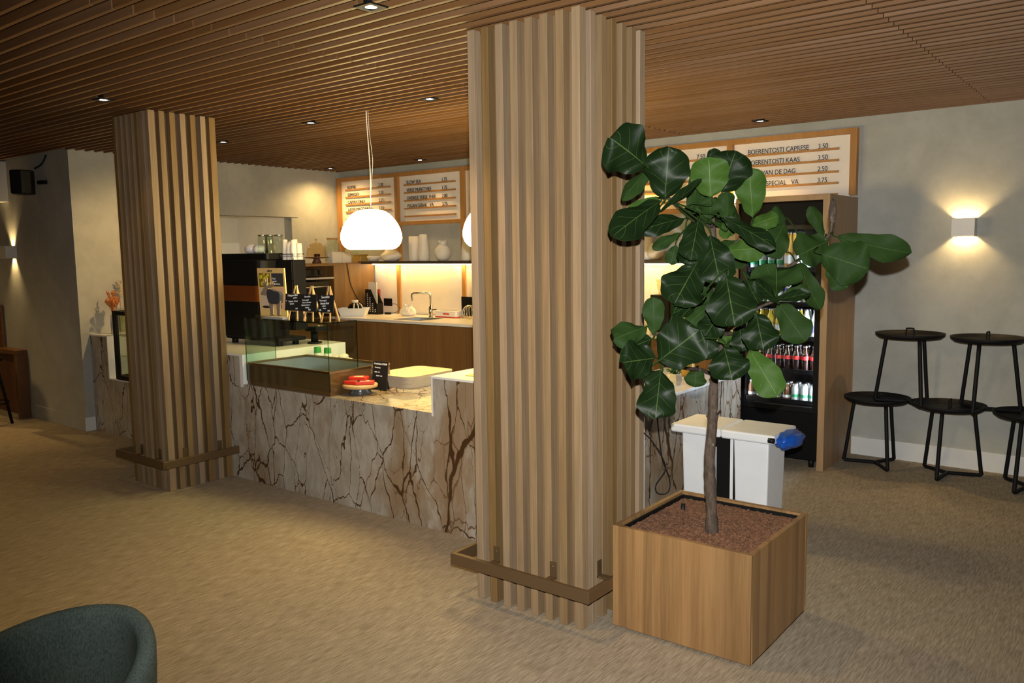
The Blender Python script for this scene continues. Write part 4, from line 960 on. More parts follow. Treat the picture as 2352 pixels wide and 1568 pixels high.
# ------------------------------------------------------------------ fridge in its oak surround
t = thing('fridge_surround', 'oak surround with side panel and top around the drinks fridge', 'cabinet', (-2.11, 6.1, 0)); org = t.location
MB().box(-1.832, -1.786, 5.775, YB-.002, 0, 1.885).build('side_panel', 'fridge_cabinet_wood', t, org=org, bevel=.001)
MB().box(-2.455, -2.432, 5.775, YB-.002, 0, 1.885).build('side_panel', 'fridge_cabinet_wood', t, org=org, bevel=.001)
MB().box(-2.455, -1.786, 5.775, YB-.002, 1.885, 1.922).build('top_panel', 'fridge_cabinet_wood', t, org=org, bevel=.001)
FX0, FX1, FY0, FY1 = -2.428, -1.836, 5.80, 6.36
fg = thing('drinks_fridge', 'black glass door drinks fridge filled with bottles behind the fig tree', 'fridge', (-2.13, 6.08, 0)); org = fg.location
b = MB(); w_ = .03
b.box(FX0, FX1, FY0+.03, FY1, .06, .40); b.box(FX0, FX0+w_, FY0+.03, FY1, .40, 1.70); b.box(FX1-w_, FX1, FY0+.03, FY1, .40, 1.70); b.box(FX0, FX1, FY0+.03, FY1, 1.70, 1.875); b.box(FX0+w_, FX1-w_, FY1-.03, FY1, .40, 1.70)
b.build('body', 'fridge_black', fg, org=org, bevel=.002)
b = MB(); b.box(FX0, FX0+.055, FY0, FY0+.03, .40, 1.72); b.box(FX1-.045, FX1, FY0, FY0+.03, .40, 1.72); b.box(FX0+.055, FX1-.045, FY0, FY0+.03, .40, .44); b.box(FX0+.055, FX1-.045, FY0, FY0+.03, 1.69, 1.72)
dfr = b.build('door_frame', 'fridge_black', fg, org=org, bevel=.002)
MB().box(FX0+.055, FX1-.045, FY0+.012, FY0+.018, .44, 1.69).build('door_glass', 'fridge_glass', dfr, org=org)
MB().box(FX0, FX1, FY0, FY0+.028, 1.725, 1.875).build('header', 'black_gloss', fg, org=org, bevel=.003)
MB().box(FX0, FX1, FY0+.005, FY0+.028, .06, .395).build('lower_grille', 'black_gloss', fg, org=org, bevel=.003)
MB().tube([(FX0+.028, FY0-.002, .50), (FX0+.028, FY0-.03, .52), (FX0+.028, FY0-.03, 1.30), (FX0+.028, FY0-.002, 1.32)], .008, 8).build('handle', 'black_metal', dfr, org=org)
for x in (FX0+.06, FX1-.06):
    for y in (FY0+.06, FY1-.06): MB().cyl((x, y, 0), .02, .06, 12).build('foot', 'black_plastic', fg, org=org)
SH = [.462, .682, .922, 1.165, 1.41]
for z in SH:
    fs_ = MB().box(FX0+.032, FX1-.032, FY0+.06, FY1-.032, z-.010, z-.002).build('shelf', 'fridge_inner', fg, org=org)
    MB().box(FX0+.045, FX1-.045, FY0+.048, FY0+.060, z-.018, z+.014).build('price_strip', 'fridge_black', fs_, org=org)
MB().box(FX1-.036, FX1-.031, FY0+.035, FY0+.05, .45, 1.68).build('light_strip', 'cool_led', fg, org=org)
MB().box(FX0+.031, FX0+.036, FY0+.035, FY0+.05, .45, 1.68).build('light_strip', 'cool_led', fg, org=org)
lamp('fridge_light', 'AREA', (-1.89, 5.868, 1.05), 20, (.88, .93, 1), rot=(0, math.radians(90), math.radians(28)), size=.04).data.shape = 'RECTANGLE'
bpy.data.lights['fridge_light'].size = 1.2; bpy.data.lights['fridge_light'].size_y = .03
def bottle_proto(name, label, prof, liquid, cap, lab, lz, group, cat='bottle', cp=None):
    t = thing(name, label, cat, (0, 0, 0), 0, group)
    MB().lathe(prof, n=14, caps=False).build('glass_body', liquid, t)
    rr = max(r for r, z in prof if lz[0]-.06 <= z <= lz[1]+.06)
    MB().lathe([(rr+.0012, lz[0]), (rr+.0012, lz[1])], n=14, caps=False).build('label', lab, t)
    r, z = prof[-2]; MB().lathe([(r+.003, z-.008), (r+.003, z+.004), (0, z+.004)], n=12, caps=False).build('cap', cap, t)
    return t
colaP = [(0, .0), (.028, 0), (.030, .01), (.028, .05), (.031, .085), (.030, .105), (.020, .135), (.0135, .16), (.013, .178), (0, .179)]
smallP = [(0, 0), (.027, 0), (.029, .008), (.029, .085), (.022, .105), (.021, .125), (0, .126)]
tallP = [(0, 0), (.029, 0), (.031, .01), (.031, .11), (.022, .15), (.014, .175), (.013, .20), (0, .201)]
wineP = [(0, 0), (.036, 0), (.038, .01), (.038, .15), (.024, .19), (.015, .205), (.015, .262), (0, .263)]
canP = [(0, 0), (.024, 0), (.030, .012), (.030, .11), (.026, .125), (.0262, .127), (0, .125)]
def row(z, protos, xs, ys):
    for r_, y in enumerate(ys):
        for i, x in enumerate(xs):
            p = protos[i % len(protos)] if r_ == 0 else protos[i % len(protos)]
            if p is None: continue
            if not p.get('used'): p.location = (x, y, z); p['used'] = 1
            else: dup(p, (x, y, z))
xs8 = [-2.355+.0645*i for i in range(8)]
Pc = bottle_proto('cola_bottle', 'dark cola bottle with red label on the second fridge shelf from the bottom', colaP, 'cola', 'cap_silver', 'label_red', (.082, .108), 'cola bottles in the fridge')
row(SH[1]+.0, [Pc], xs8, (FY0+.10, FY0+.175))
P1 = bottle_proto('water_bottle', 'small clear bottle with green label on the bottom fridge shelf', smallP, 'clear_drink', 'cap_silver', 'label_green', (.03, .05), 'clear bottles in the fridge')
P2 = bottle_proto('tea_bottle', 'small brown iced tea bottle on the bottom fridge shelf', smallP, 'tea_brown', 'cap_silver', 'label_white', (.02, .04), 'brown bottles in the fridge')
for i, x in enumerate(xs8):
    p = P1 if i >= 5 else P2
    for y in (FY0+.10, FY0+.175):
        if not p.get('used'): p.location = (x, y, SH[0]); p['used'] = 1
        else: dup(p, (x, y, SH[0]))
P3 = bottle_proto('juice_bottle', 'yellow juice bottle on the middle fridge shelf', tallP, 'juice_yellow', 'cap_silver', 'label_white', (.05, .09), 'juice bottles in the fridge')
P4 = bottle_proto('soda_bottle', 'clear soda bottle with blue label on the middle fridge shelf', tallP, 'clear_drink', 'cap_silver', 'label_blue', (.04, .09), 'soda bottles in the fridge')
for i, x in enumerate(xs8):
    p = P3 if i < 6 else P4
    for y in (FY0+.10, FY0+.175):
        if not p.get('used'): p.location = (x, y, SH[2]); p['used'] = 1
        else: dup(p, (x, y, SH[2]))
P5 = bottle_proto('drink_can', 'slim white drink can on the fridge shelf second from the top', canP, 'label_white', 'cap_silver', 'label_blue', (.09, .11), 'slim cans in the fridge', 'can')
row(SH[3], [P5], xs8, (FY0+.10, FY0+.175))
P6 = bottle_proto('green_label_bottle', 'clear bottle with green label on the top fridge shelf', smallP, 'clear_drink', 'cap_silver', 'label_green', (.035, .065), 'clear bottles on the top shelf')
P7 = bottle_proto('wine_bottle', 'amber wine bottle with silver neck on the top fridge shelf', wineP, 'amber', 'cap_silver', 'label_white', (.04, .10), 'wine bottles on the top shelf')
for i, x in enumerate(xs8):
    p = P7 if i in (4, 5) else P6
    for y in (FY0+.10, FY0+.185):
        if not p.get('used'): p.location = (x, y, SH[4]); p['used'] = 1
        else: dup(p, (x, y, SH[4]))
for p in (Pc, P1, P2, P3, P4, P5, P6, P7):
    del p['used']
for o in bpy.data.objects:
    if 'used' in o.keys(): del o['used']
# ------------------------------------------------------------------ pedal bin
t = thing('pedal_bin', 'white two compartment pedal bin with grey black front gap behind the planter', 'bin', (-1.79, 4.22, 0)); org = t.location
def tap(x0, x1, y0, y1, z0, z1, i=.012): return [(x0+i, y0+i, z0), (x1-i, y0+i, z0), (x1-i, y1-i, z0), (x0+i, y1-i, z0), (x0, y0, z1), (x1, y0, z1), (x1, y1, z1), (x0, y1, z1)]
MB().hexa(tap(-2.035, -1.845, 4.10, 4.35, .0, .565)).build('left_body', 'white_plastic', t, org=org, bevel=.008)
MB().hexa(tap(-1.735, -1.545, 4.10, 4.35, .0, .565)).build('right_body', 'white_plastic', t, org=org, bevel=.008)
MB().box(-1.842, -1.738, 4.13, 4.34, .02, .56).box(-1.85, -1.73, 4.118, 4.13, .50, .562).build('inner_bin', 'black_plastic', t, org=org)
MB().box(-1.75, -1.735, 4.093, 4.10, .02, .56).build('hinge_strip', 'white_plastic', t, org=org)
l = MB(); l.prism(rrect(-2.085, -1.795, 4.06, 4.385, .012, 3), .565, .612).build('lid', 'white_plastic', t, org=org, bevel=.010)
l = MB(); l.prism(rrect(-1.792, -1.50, 4.06, 4.385, .012, 3), .565, .612).build('lid', 'white_plastic', t, org=org, bevel=.010)
MB().tube([(-1.53, 4.056, .588), (-1.50, 4.056, .588)], .014, 14).build('hinge_cap', 'black_plastic', t, org=org)
m = MB(); rng = random.Random(4); vs = []; fs = []; nu, nv = 26, 16
for i in range(nu):
    for j_ in range(nv+1):
        a = 2*PI*i/nu; b_ = PI*j_/nv; cr_ = 1+.07*math.sin(5*a+3*b_)+.05*math.sin(9*b_-4*a)+.03*rng.uniform(-1, 1)
        vs.append((-1.475+.062*cr_*math.sin(b_)*math.cos(a), 4.21-.135*cr_*math.cos(b_), .572+.046*cr_*math.sin(b_)*math.sin(a)))
for i in range(nu):
    for j_ in range(nv): fs.append((i*(nv+1)+j_, ((i+1) % nu)*(nv+1)+j_, ((i+1) % nu)*(nv+1)+j_+1, i*(nv+1)+j_+1))
m.add(vs, fs, True)
tag(m.build('bin_liner', 'blue_bag'), 'blue plastic bin liner bulging out under the white bin lid', 'bag')
# ------------------------------------------------------------------ planter and granules
PX0, PX1, PY0, PY1, PH = -1.722, -1.128, 2.846, 3.462, .440
t = thing('planter', 'square oak planter box full of brown clay granules, beside the big column', 'planter', ((PX0+PX1)/2, (PY0+PY1)/2, 0)); org = t.location
b = MB(); w_ = .020
b.box(PX0, PX1, PY0, PY0+w_, .012, PH); b.box(PX0, PX1, PY1-w_, PY1, .012, PH); b.box(PX0, PX0+w_, PY0+w_, PY1-w_, .012, PH); b.box(PX1-w_, PX1, PY0+w_, PY1-w_, .012, PH)
b.build('box', 'planter_wood', t, org=org, bevel=.002)
b = MB(); q0, q1, q2, q3 = PX0+w_+.001, PX1-w_-.001, PY0+w_+.001, PY1-w_-.001; e = .008
b.box(q0, q1, q2, q2+e, .02, PH-.012); b.box(q0, q1, q3-e, q3, .02, PH-.012); b.box(q0, q0+e, q2+e, q3-e, .02, PH-.012); b.box(q1-e, q1, q2+e, q3-e, .02, PH-.012); b.box(q0, q1, q2, q3, .014, .02)
b.build('liner', 'black_plastic', t, org=org)
MB().box(PX0+.05, PX1-.05, PY0+.05, PY1-.05, 0, .012).build('base', 'black_plastic', t, org=org)
MB().tube([(-1.60, 3.24, .38), (-1.60, 3.24, .455)], .010, 8).build('water_gauge', 'black_plastic', t, org=org)
m = MB(); rng = random.Random(8); gx0, gx1, gy0, gy1 = q0+e+.002, q1-e-.002, q2+e+.002, q3-e-.002
NX, NY = 26, 26
m.add([(gx0+(gx1-gx0)*i/NX, gy0+(gy1-gy0)*j/NY, 0.413+.022*math.sin(PI*i/NX)*math.sin(PI*j/NY)) for j in range(NY+1) for i in range(NX+1)],
      [(j*(NX+1)+i, j*(NX+1)+i+1, (j+1)*(NX+1)+i+1, (j+1)*(NX+1)+i) for j in range(NY) for i in range(NX)])
ico = bmesh.new(); bmesh.ops.create_icosphere(ico, subdivisions=1, radius=1); IV = [v.co.copy() for v in ico.verts]; IF = [tuple(v.index for v in f.verts) for f in ico.faces]; ico.free()
for i in range(4600):
    u, v_ = rng.random(), rng.random(); x = gx0+.006+(gx1-gx0-.012)*u; y = gy0+.006+(gy1-gy0-.012)*v_
    z = 0.413+.022*math.sin(PI*u)*math.sin(PI*v_)+.001; r = .0042+.0045*rng.random()
    Rm = Matrix.Rotation(rng.random()*6, 3, 'Z') @ Matrix.Rotation(rng.random()*6, 3, 'X')
    s1, s2, s3 = .8+.5*rng.random(), .7+.5*rng.random(), .5+.4*rng.random()
    m.add([tuple(Vector((x, y, z)) + Rm @ Vector((q.x*r*s1*(.8+.4*rng.random()), q.y*r*s2, q.z*r*s3))) for q in IV], IF)
o = m.build('clay_granules', 'granule', t, org=org, merge=False); o['kind'] = 'stuff'
# ------------------------------------------------------------------ fiddle leaf fig
LEAVES = [
 (-1.418,2.559,1.858, -1.485,2.442,1.944, 0.166,10,'D',0.15),
 (-1.386,2.645,1.744, -1.362,2.625,1.920, 0.143,0,'D',0.18),
 (-1.478,2.747,1.885, -1.547,2.622,1.748, 0.063,35,'U',0.40),
 (-1.424,2.679,1.738, -1.496,2.477,1.618, 0.107,15,'D',0.25),
 (-1.485,2.800,1.757, -1.565,2.690,1.697, 0.055,-20,'L',0.20),
 (-1.429,2.885,1.683, -1.536,2.743,1.641, 0.075,25,'D',0.20),
 (-1.422,2.675,1.698, -1.263,2.686,1.802, 0.043,50,'D',0.50),
 (-1.304,2.840,1.754, -1.308,2.830,1.897, 0.132,0,'L',0.15),
 (-1.323,2.981,1.779, -1.274,2.990,1.930, 0.144,-10,'D',0.20),
 (-1.377,3.027,1.860, -1.372,3.018,1.949, 0.050,20,'D',0.20),
 (-1.415,2.896,1.681, -1.374,2.903,1.868, 0.059,30,'U',0.30),
 (-1.381,2.972,1.671, -1.399,2.923,1.785, 0.070,10,'U',0.30),
 (-1.343,2.926,1.679, -1.331,2.895,1.756, 0.075,0,'U',0.20),
 (-1.301,2.982,1.662, -1.297,2.976,1.779, 0.069,25,'U',0.45),
 (-1.257,3.122,1.687, -1.259,3.083,1.872, 0.111,0,'L',0.30),
 (-1.284,3.160,1.651, -1.187,3.204,1.691, 0.068,-25,'L',0.30),
 (-1.248,3.397,1.582, -1.262,3.382,1.739, 0.054,20,'U',0.30),
 (-1.195,3.296,1.663, -1.226,3.202,1.534, 0.104,0,'U',0.20),
 (-1.262,2.862,1.678, -1.076,2.890,1.568, 0.066,-25,'D',0.25),
 (-1.319,3.018,1.559, -1.183,3.062,1.565, 0.090,-15,'L',0.20),
 (-1.276,2.683,1.667, -1.267,2.607,1.530, 0.090,0,'D',0.12),
 (-1.311,2.750,1.615, -1.313,2.695,1.504, 0.102,0,'D',0.10),
 (-1.233,2.683,1.613, -1.175,2.643,1.451, 0.116,0,'D',0.15),
 (-1.439,2.869,1.627, -1.508,2.782,1.571, 0.043,20,'U',0.30),
 (-1.486,2.928,1.582, -1.498,2.908,1.508, 0.054,0,'U',0.20),
 (-1.267,2.642,1.508, -1.293,2.541,1.385, 0.137,0,'D',0.15),
 (-1.143,2.619,1.472, -1.087,2.565,1.314, 0.141,0,'D',0.15),
 (-1.184,2.892,1.456, -1.145,2.910,1.365, 0.063,20,'D',0.20),
 (-1.292,2.747,1.392, -1.354,2.640,1.338, 0.065,-20,'D',0.20),
 (-1.282,2.802,1.364, -1.335,2.725,1.295, 0.060,10,'U',0.30),
 (-1.229,2.776,1.339, -1.258,2.704,1.259, 0.087,0,'D',0.20),
 (-1.279,2.792,1.281, -1.276,2.754,1.169, 0.073,0,'D',0.20),
 (-1.304,2.455,1.198, -1.177,2.492,1.304, 0.156,0,'D',0.10),
 (-1.176,2.687,1.226, -1.132,2.656,1.121, 0.123,0,'D',0.12),
 (-1.111,2.805,1.335, -1.068,2.770,1.215, 0.109,0,'D',0.12),
 (-1.243,2.974,1.276, -1.219,2.954,1.183, 0.072,0,'D',0.20),
 (-1.146,2.836,1.206, -1.035,2.824,1.047, 0.102,0,'L',0.12),
 (-1.102,2.974,1.397, -1.064,2.863,1.494, 0.162,0,'U',0.35),
 (-1.091,2.954,1.373, -1.144,2.871,1.451, 0.050,25,'D',0.30),
 (-1.098,2.949,1.379, -0.971,2.950,1.407, 0.041,20,'D',0.30),
 (-1.142,3.170,1.380, -1.077,3.201,1.416, 0.054,0,'U',0.20),
 (-1.131,3.073,1.357, -1.023,3.062,1.220, 0.104,0,'U',0.20),
 (-1.111,3.238,1.506, -1.021,3.207,1.327, 0.074,30,'U',0.35),
 (-1.029,3.314,1.590, -1.100,3.200,1.538, 0.132,0,'U',0.30),
 (-1.056,3.347,1.611, -1.099,3.304,1.727, 0.051,20,'U',0.35),
 (-1.012,3.192,1.541, -0.852,3.233,1.483, 0.150,0,'U',0.20),
 (-1.004,3.257,1.499, -0.936,3.260,1.409, 0.083,0,'U',0.20),
 (-0.980,3.277,1.603, -0.739,3.381,1.535, 0.092,15,'U',0.20),
 (-1.423,2.580,1.296, -1.479,2.454,1.261, 0.095,20,'U',0.35),
 (-1.398,2.595,1.270, -1.399,2.587,1.401, 0.071,0,'U',0.20),
 (-1.364,2.535,1.193, -1.419,2.414,1.188, 0.125,0,'D',0.20),
 (-1.429,2.632,1.248, -1.495,2.537,1.209, 0.087,0,'D',0.20),
 (-1.326,2.508,1.157, -1.303,2.428,1.005, 0.118,0,'D',0.12),
 (-1.361,2.581,1.142, -1.397,2.522,1.104, 0.052,10,'D',0.20),
 (-1.396,2.933,1.108, -1.398,2.920,1.034, 0.074,0,'U',0.20),
 (-1.334,3.124,1.211, -1.376,3.092,1.222, 0.059,0,'L',0.20),
 (-1.314,3.096,1.634, -1.356,3.039,1.638, 0.058,0,'L',0.20),
 (-1.428,3.160,1.445, -1.524,3.122,1.356, 0.111,0,'U',0.20),
 (-1.420,3.201,1.336, -1.339,3.310,1.292, 0.105,0,'U',0.20),
 (-1.441,3.220,1.585, -1.351,3.331,1.512, 0.105,0,'U',0.20),
 (-1.443,3.183,1.511, -1.542,3.148,1.458, 0.093,0,'D',0.20),
 (-1.420,3.191,1.261, -1.507,3.159,1.336, 0.094,0,'U',0.20),
 (-1.448,3.198,1.653, -1.402,3.299,1.746, 0.093,0,'U',0.20),
 (-1.444,3.181,1.688, -1.546,3.160,1.748, 0.082,0,'D',0.20),
 (-1.404,3.199,1.225, -1.357,3.271,1.112, 0.094,0,'U',0.20),
]
BR = {
 'trunk': [(-1.37, 3.032, 0.482, 0.03), (-1.381, 3.041, 0.608, 0.028), (-1.391, 3.05, 0.73, 0.026), (-1.39, 3.068, 0.852, 0.026), (-1.393, 3.08, 0.957, 0.025), (-1.394, 3.094, 1.062, 0.021), (-1.385, 3.116, 1.166, 0.019), (-1.368, 3.129, 1.254, 0.018), (-1.387, 3.126, 1.341, 0.018), (-1.405, 3.101, 1.447, 0.017), (-1.411, 3.111, 1.551, 0.016), (-1.412, 3.099, 1.654, 0.014), (-1.408, 3.075, 1.739, 0.01)],
 'b1': [(-1.396, 3.092, 1.058, 0.012), (-1.388, 2.963, 1.096, 0.01), (-1.368, 2.765, 1.13, 0.008), (-1.362, 2.583, 1.163, 0.006)],
 'b2': [(-1.369, 3.124, 1.228, 0.012), (-1.273, 3.054, 1.29, 0.01), (-1.178, 3.009, 1.346, 0.008), (-1.11, 3.002, 1.373, 0.006)],
 'b3': [(-1.411, 3.1, 1.654, 0.012), (-1.412, 2.935, 1.677, 0.01), (-1.404, 2.757, 1.728, 0.009), (-1.413, 2.656, 1.785, 0.008), (-1.424, 2.628, 1.83, 0.006)],
 'b4': [(-1.387, 3.126, 1.341, 0.012), (-1.294, 3.185, 1.428, 0.01), (-1.193, 3.245, 1.47, 0.009), (-1.105, 3.285, 1.537, 0.009), (-1.032, 3.313, 1.604, 0.008), (-1.021, 3.33, 1.659, 0.007)],
 'b5': [(-1.382, 3.121, 1.184, 0.011), (-1.38, 2.897, 1.222, 0.008), (-1.377, 2.712, 1.253, 0.006), (-1.406, 2.601, 1.267, 0.006)],
 'b6': [(-1.373, 3.12, 1.219, 0.009), (-1.284, 3.039, 1.24, 0.007), (-1.179, 2.931, 1.246, 0.006)],
 'b7': [(-1.405, 3.101, 1.447, 0.009), (-1.324, 3.12, 1.584, 0.009), (-1.268, 3.134, 1.65, 0.007)],
}
fig = thing('fiddle_leaf_fig', 'fiddle leaf fig tree with large glossy leaves growing in the oak planter', 'plant', (-1.37, 3.032, .40)); org = fig.location
skel = []
for nm, pts in BR.items():
    P = smooth([p[:3] for p in pts], 5); n5 = len(P)
    rr = [pts[min(int(i/5), len(pts)-2)][3]*(1-(i/5-int(i/5))) + pts[min(int(i/5)+1, len(pts)-1)][3]*(i/5-int(i/5)) if i < n5-1 else pts[-1][3] for i in range(n5)]
    rng = random.Random(nm)
    rr = [r*(.82 if nm == 'trunk' else .75)*(1+.10*rng.uniform(-1, 1)) for r in rr]
    m = MB()
    if nm == 'trunk': P = [Vector((P[0].x-.0, P[0].y, .395))] + P; rr = [rr[0]*1.15] + rr
    m.tube(P, rr, 10)
    if nm == 'trunk':
        for q in range(9):
            i = rng.randrange(3, 34); a = rng.random()*6.3; m.ball(P[i]+Vector((math.cos(a), math.sin(a), 0))*rr[i]*.85, .007, 7, (1, 1, .8))
    m.build('trunk' if nm == 'trunk' else 'branch', 'bark', fig, org=org)
    skel += P
PROF = [(0, .05), (.04, .22), (.10, .44), (.20, .60), (.30, .68), (.42, .80), (.55, .95), (.66, 1.0), (.76, .97), (.85, .84), (.92, .62), (.97, .36), (1, .04)]
def prof(v):
    for (a, wa), (b_, wb) in zip(PROF, PROF[1:]):
        if v <= b_: return wa+(wb-wa)*(v-a)/(b_-a)
    return 0
def leaf(i, bx, by, bz, tx, ty, tz, width, roll, side, fold):
    width *= 1.14
    rng = random.Random(i*7+1)
    B = Vector((bx, by, bz)); T_ = Vector((tx, ty, tz)); a = (T_-B); Ln = a.length; a.normalize()
    mid = (B+T_)/2; view = (CAM-mid).normalized()
    w = a.cross(view).normalized(); n = w.cross(a); n = n if n.dot(view) > 0 else -n
    Rr = Matrix.Rotation(math.radians(roll), 3, a); w = Rr @ w; n = Rr @ n
    ob = ratio = Ln/width
    nu, nv = 12, 18; m = MB(); ph = rng.random()*6; amp = .045+.03*rng.random(); bend = .10+.08*rng.random()
    lo_ = []; hi_ = []
    rnd = min(1, .55+.45*max(0, ratio-1.0))          # broad leaves lose the waist
    for j in range(nv+1):
        v = j/nv; pw = prof(v); el = math.sqrt(max(0, 1-(2*v-1)**2)); pw = pw*.72 + .28*el if ratio < 1.25 else pw
        for q in range(nu+1):
            u = 2*q/nu-1
            vv = v
            if v > .9: vv = v - .035*(1-abs(u))*(v-.9)*10*.6
            wob = math.sin(v*10+ph+(2.2 if u > 0 else 0))*amp*u*u + math.sin(v*19+ph*2)*amp*.25*abs(u)**3
            edge = 1+.06*math.sin(v*11+ph+(1.3 if u > 0 else 0))+.03*math.sin(v*23+2*ph)
            h = -fold*abs(u)*(.35+.65*abs(u))*pw*.5*width*1.0 + .06*width*math.exp(-(u*3)**2)*0
            bulge = .035*width*math.sin(abs(u)*PI)*math.cos(v*16)*.5
            p = B + a*(vv*Ln*(1-.0)) + w*(u*pw*edge*.5*width*math.cos(fold*.6)) + n*(h*.8 + wob*width*1.4 + bulge - bend*Ln*(v-.45)**2*1.2 + bend*Ln*.12)
            lo_.append(p)
    k = nu+1
    nb = lo_; th = .0012
    F = [(j*k+q, j*k+q+1, (j+1)*k+q+1, (j+1)*k+q) for j in range(nv) for q in range(nu)]
    UV = [(q/nu, j/nv) for j in range(nv+1) for q in range(nu+1)]
    m.slot = 0 if side != 'U' else 1
    m.add([p+n*th for p in nb], F, True, UV)
    m.slot = 1 if side != 'U' else 0
    m.add([p-n*th for p in nb], [f[::-1] for f in F], True, UV)
    # petiole to the nearest twig
    s_ = min(skel, key=lambda p: (p-B).length)
    d = (s_-B).length
    m.slot = 2
    m.uv_dummy = 0
    if d > .004:
        c = smooth([B+a*.015-n*.003, B-a*min(.03, d*.3)-n*.006, s_+(B-s_)*.35+Vector((0, 0, .01)), s_], 4)
        m.tube(c, [.0028]*3+[.0032]*(len(c)-3), 6)
    mats = {'D': ['leaf_top', 'leaf_under', 'leaf_under'], 'U': ['leaf_top', 'leaf_under', 'leaf_under'], 'L': ['leaf_young', 'leaf_under', 'leaf_under']}[side]
    o = m.build('leaf', mats, fig, org=org, merge=False)
    return o
for i, lv in enumerate(LEAVES): leaf(i, *lv)
MB().lathe([(0, 0), (.012, .01), (.016, .05), (.010, .085), (0, .10)], n=10, M=Matrix.Translation(Vector((-1.020, 3.331, 1.655))-org)).build('bud', 'bark', fig)
# ------------------------------------------------------------------ black tray tables
TH, TR = .474, .218
def tray_table():
    t = thing('tray_table', '', 'side table', (0, 0, 0), 0, 'black tray tables')
    MB().lathe([(0, TH-.012), (TR-.02, TH-.012), (TR, TH+.004), (TR+.004, TH+.022), (TR-.001, TH+.022), (TR-.008, TH+.004), (TR-.024, TH-.006), (0, TH-.006)], n=56, caps=False).build('tray', 'black_metal', t)
    for k in range(3):
        a = 2*PI*k/3; d = Vector((math.cos(a), math.sin(a), 0)); up_ = Vector((0, 0, 1))
        P = [d*.150+up_*(TH-.012), d*.205+up_*.055, d*.210+up_*.026, d*.202+up_*.013, d*.180+up_*.0105, d*.10+up_*.0145, Vector((0, 0, .0155))]
        MB().tube(smooth(P, 5), .0130, 10).build('leg', 'black_metal', t)
    MB().tube(smooth([(-.024, 0, TH-.007), (-.024, 0, TH+.045), (-.016, 0, TH+.053), (.016, 0, TH+.053), (.024, 0, TH+.045), (.024, 0, TH-.007)], 4), .005, 8).build('handle', 'black_metal', t)
    return t
tt = tray_table()
tt.location = (-1.548, 6.19, 0); tt.rotation_euler = (0, 0, math.radians(-53)); tt['label'] = 'black round tray table on the floor beside the fridge surround, bottom of the left stack'
dup(tt, (-1.075, 6.17, 0), 'black round tray table on the floor, bottom middle of the stacked tables', math.radians(-97))
dup(tt, (-.595, 6.12, 0), 'black round tray table on the floor, cut off by the right photo edge', math.radians(-105))
Z2 = TH-.005
dup(tt, (-1.345, 6.18, Z2), 'black round tray table on top of the others, upper left of the stack', math.radians(186))
dup(tt, (-.868, 6.16, Z2), 'black round tray table on top of the others, upper right of the stack', math.radians(-100))
# ------------------------------------------------------------------ tub chair in the corner
CHX, CHY, CHR = -1.840, .612, math.radians(0)
t = thing('tub_chair', 'grey green upholstered tub chair in the bottom left corner', 'chair', (CHX, CHY, 0), CHR)
m = MB(); NA, NH = 40, 9; A0 = math.radians(128)
rows_ = []
for i in range(NA+1):
    th_ = -A0+2*A0*i/NA; f = abs(th_)/A0
    top = .757-.165*f**1.6; endr = 1-.12*max(0, f-.75)*4
    rin, rout = .262, .302
    ring = []
    for j in range(NH):      # outside, going up
        u = j/(NH-1); z = .30+(top-.022-.30)*u; r = (.235+(rout-.235)*math.sin(u*PI/2)**.8); ring.append((r, z))
    for j in range(1, 6):    # rounded rim
        q = PI*j/6; ring.append((rout-.020+.020*math.cos(q), top-.022+.022*math.sin(q)))
    for j in range(NH):      # inside, going down
        u = 1-j/(NH-1); z = .40+(top-.022-.40)*u; r = (.215+(rin-.215)*math.sin(u*PI/2)**.8); ring.append((r, z))
    s_ = 1-.06*f
    rows_.append([(r*s_*math.sin(th_)*1.03, r*s_*math.cos(th_), z) for r, z in ring])
kk = len(rows_[0]); vs = [p for r in rows_ for p in r]
m.add(vs, [(i*kk+j, (i+1)*kk+j, (i+1)*kk+j+1, i*kk+j+1) for i in range(NA) for j in range(kk-1)], True)
m.add(rows_[0], [tuple(range(kk))]); m.add(rows_[-1], [tuple(range(kk-1, -1, -1))])
m.build('shell', 'fabric_teal', t)
MB().lathe([(0, .30), (.20, .30), (.225, .32), (.232, .40), (.222, .435), (.19, .45), (0, .455)], n=40, caps=False).build('seat_cushion', 'fabric_teal', t)
for a in (45, 135, 225, 315):
    d = Vector((math.cos(math.radians(a)), math.sin(math.radians(a)), 0))
    MB().tube([d*.15+Vector((0, 0, .31)), d*.24+Vector((0, 0, 0))], [.016, .010], 10).build('leg', 'chair_leg', t)
# ------------------------------------------------------------------ left side: cooler, dried flowers, console, stool
t = thing('countertop_cooler', 'black framed glass countertop cooler set into the counter end', 'display cooler', (-6.88, 3.75, .502)); org = t.location
b = MB(); ax0, ax1, ay0, ay1, az0, az1 = -7.165, -6.60, 3.49, 4.0, .502, 1.10; w_ = .034
for x in (ax0, ax1-w_):
    b.box(x, x+w_, ay0, ay0+w_, az0, az1); b.box(x, x+w_, ay1-w_, ay1, az0, az1)
for z0 in (az0, az1-w_): b.box(ax0+w_, ax1-w_, ay0, ay0+w_, z0, z0+w_); b.box(ax0, ax0+w_, ay0+w_, ay1-w_, z0, z0+w_); b.box(ax1-w_, ax1, ay0+w_, ay1-w_, z0, z0+w_); b.box(ax0+w_, ax1-w_, ay1-w_, ay1, z0, z0+w_)
b.box(ax0+w_, ax1-w_, ay0+w_, ay1-w_, az0, az0+.02)
b.build('frame', 'black_plastic', t, org=org)
MB().box(ax0+w_, ax1-w_, ay0+.01, ay0+.016, az0+w_, az1-w_).build('front_glass', 'clear_glass', t, org=org)
MB().box(ax0+.01, ax0+.016, ay0+w_, ay1-w_, az0+w_, az1-w_).build('side_glass', 'clear_glass', t, org=org)
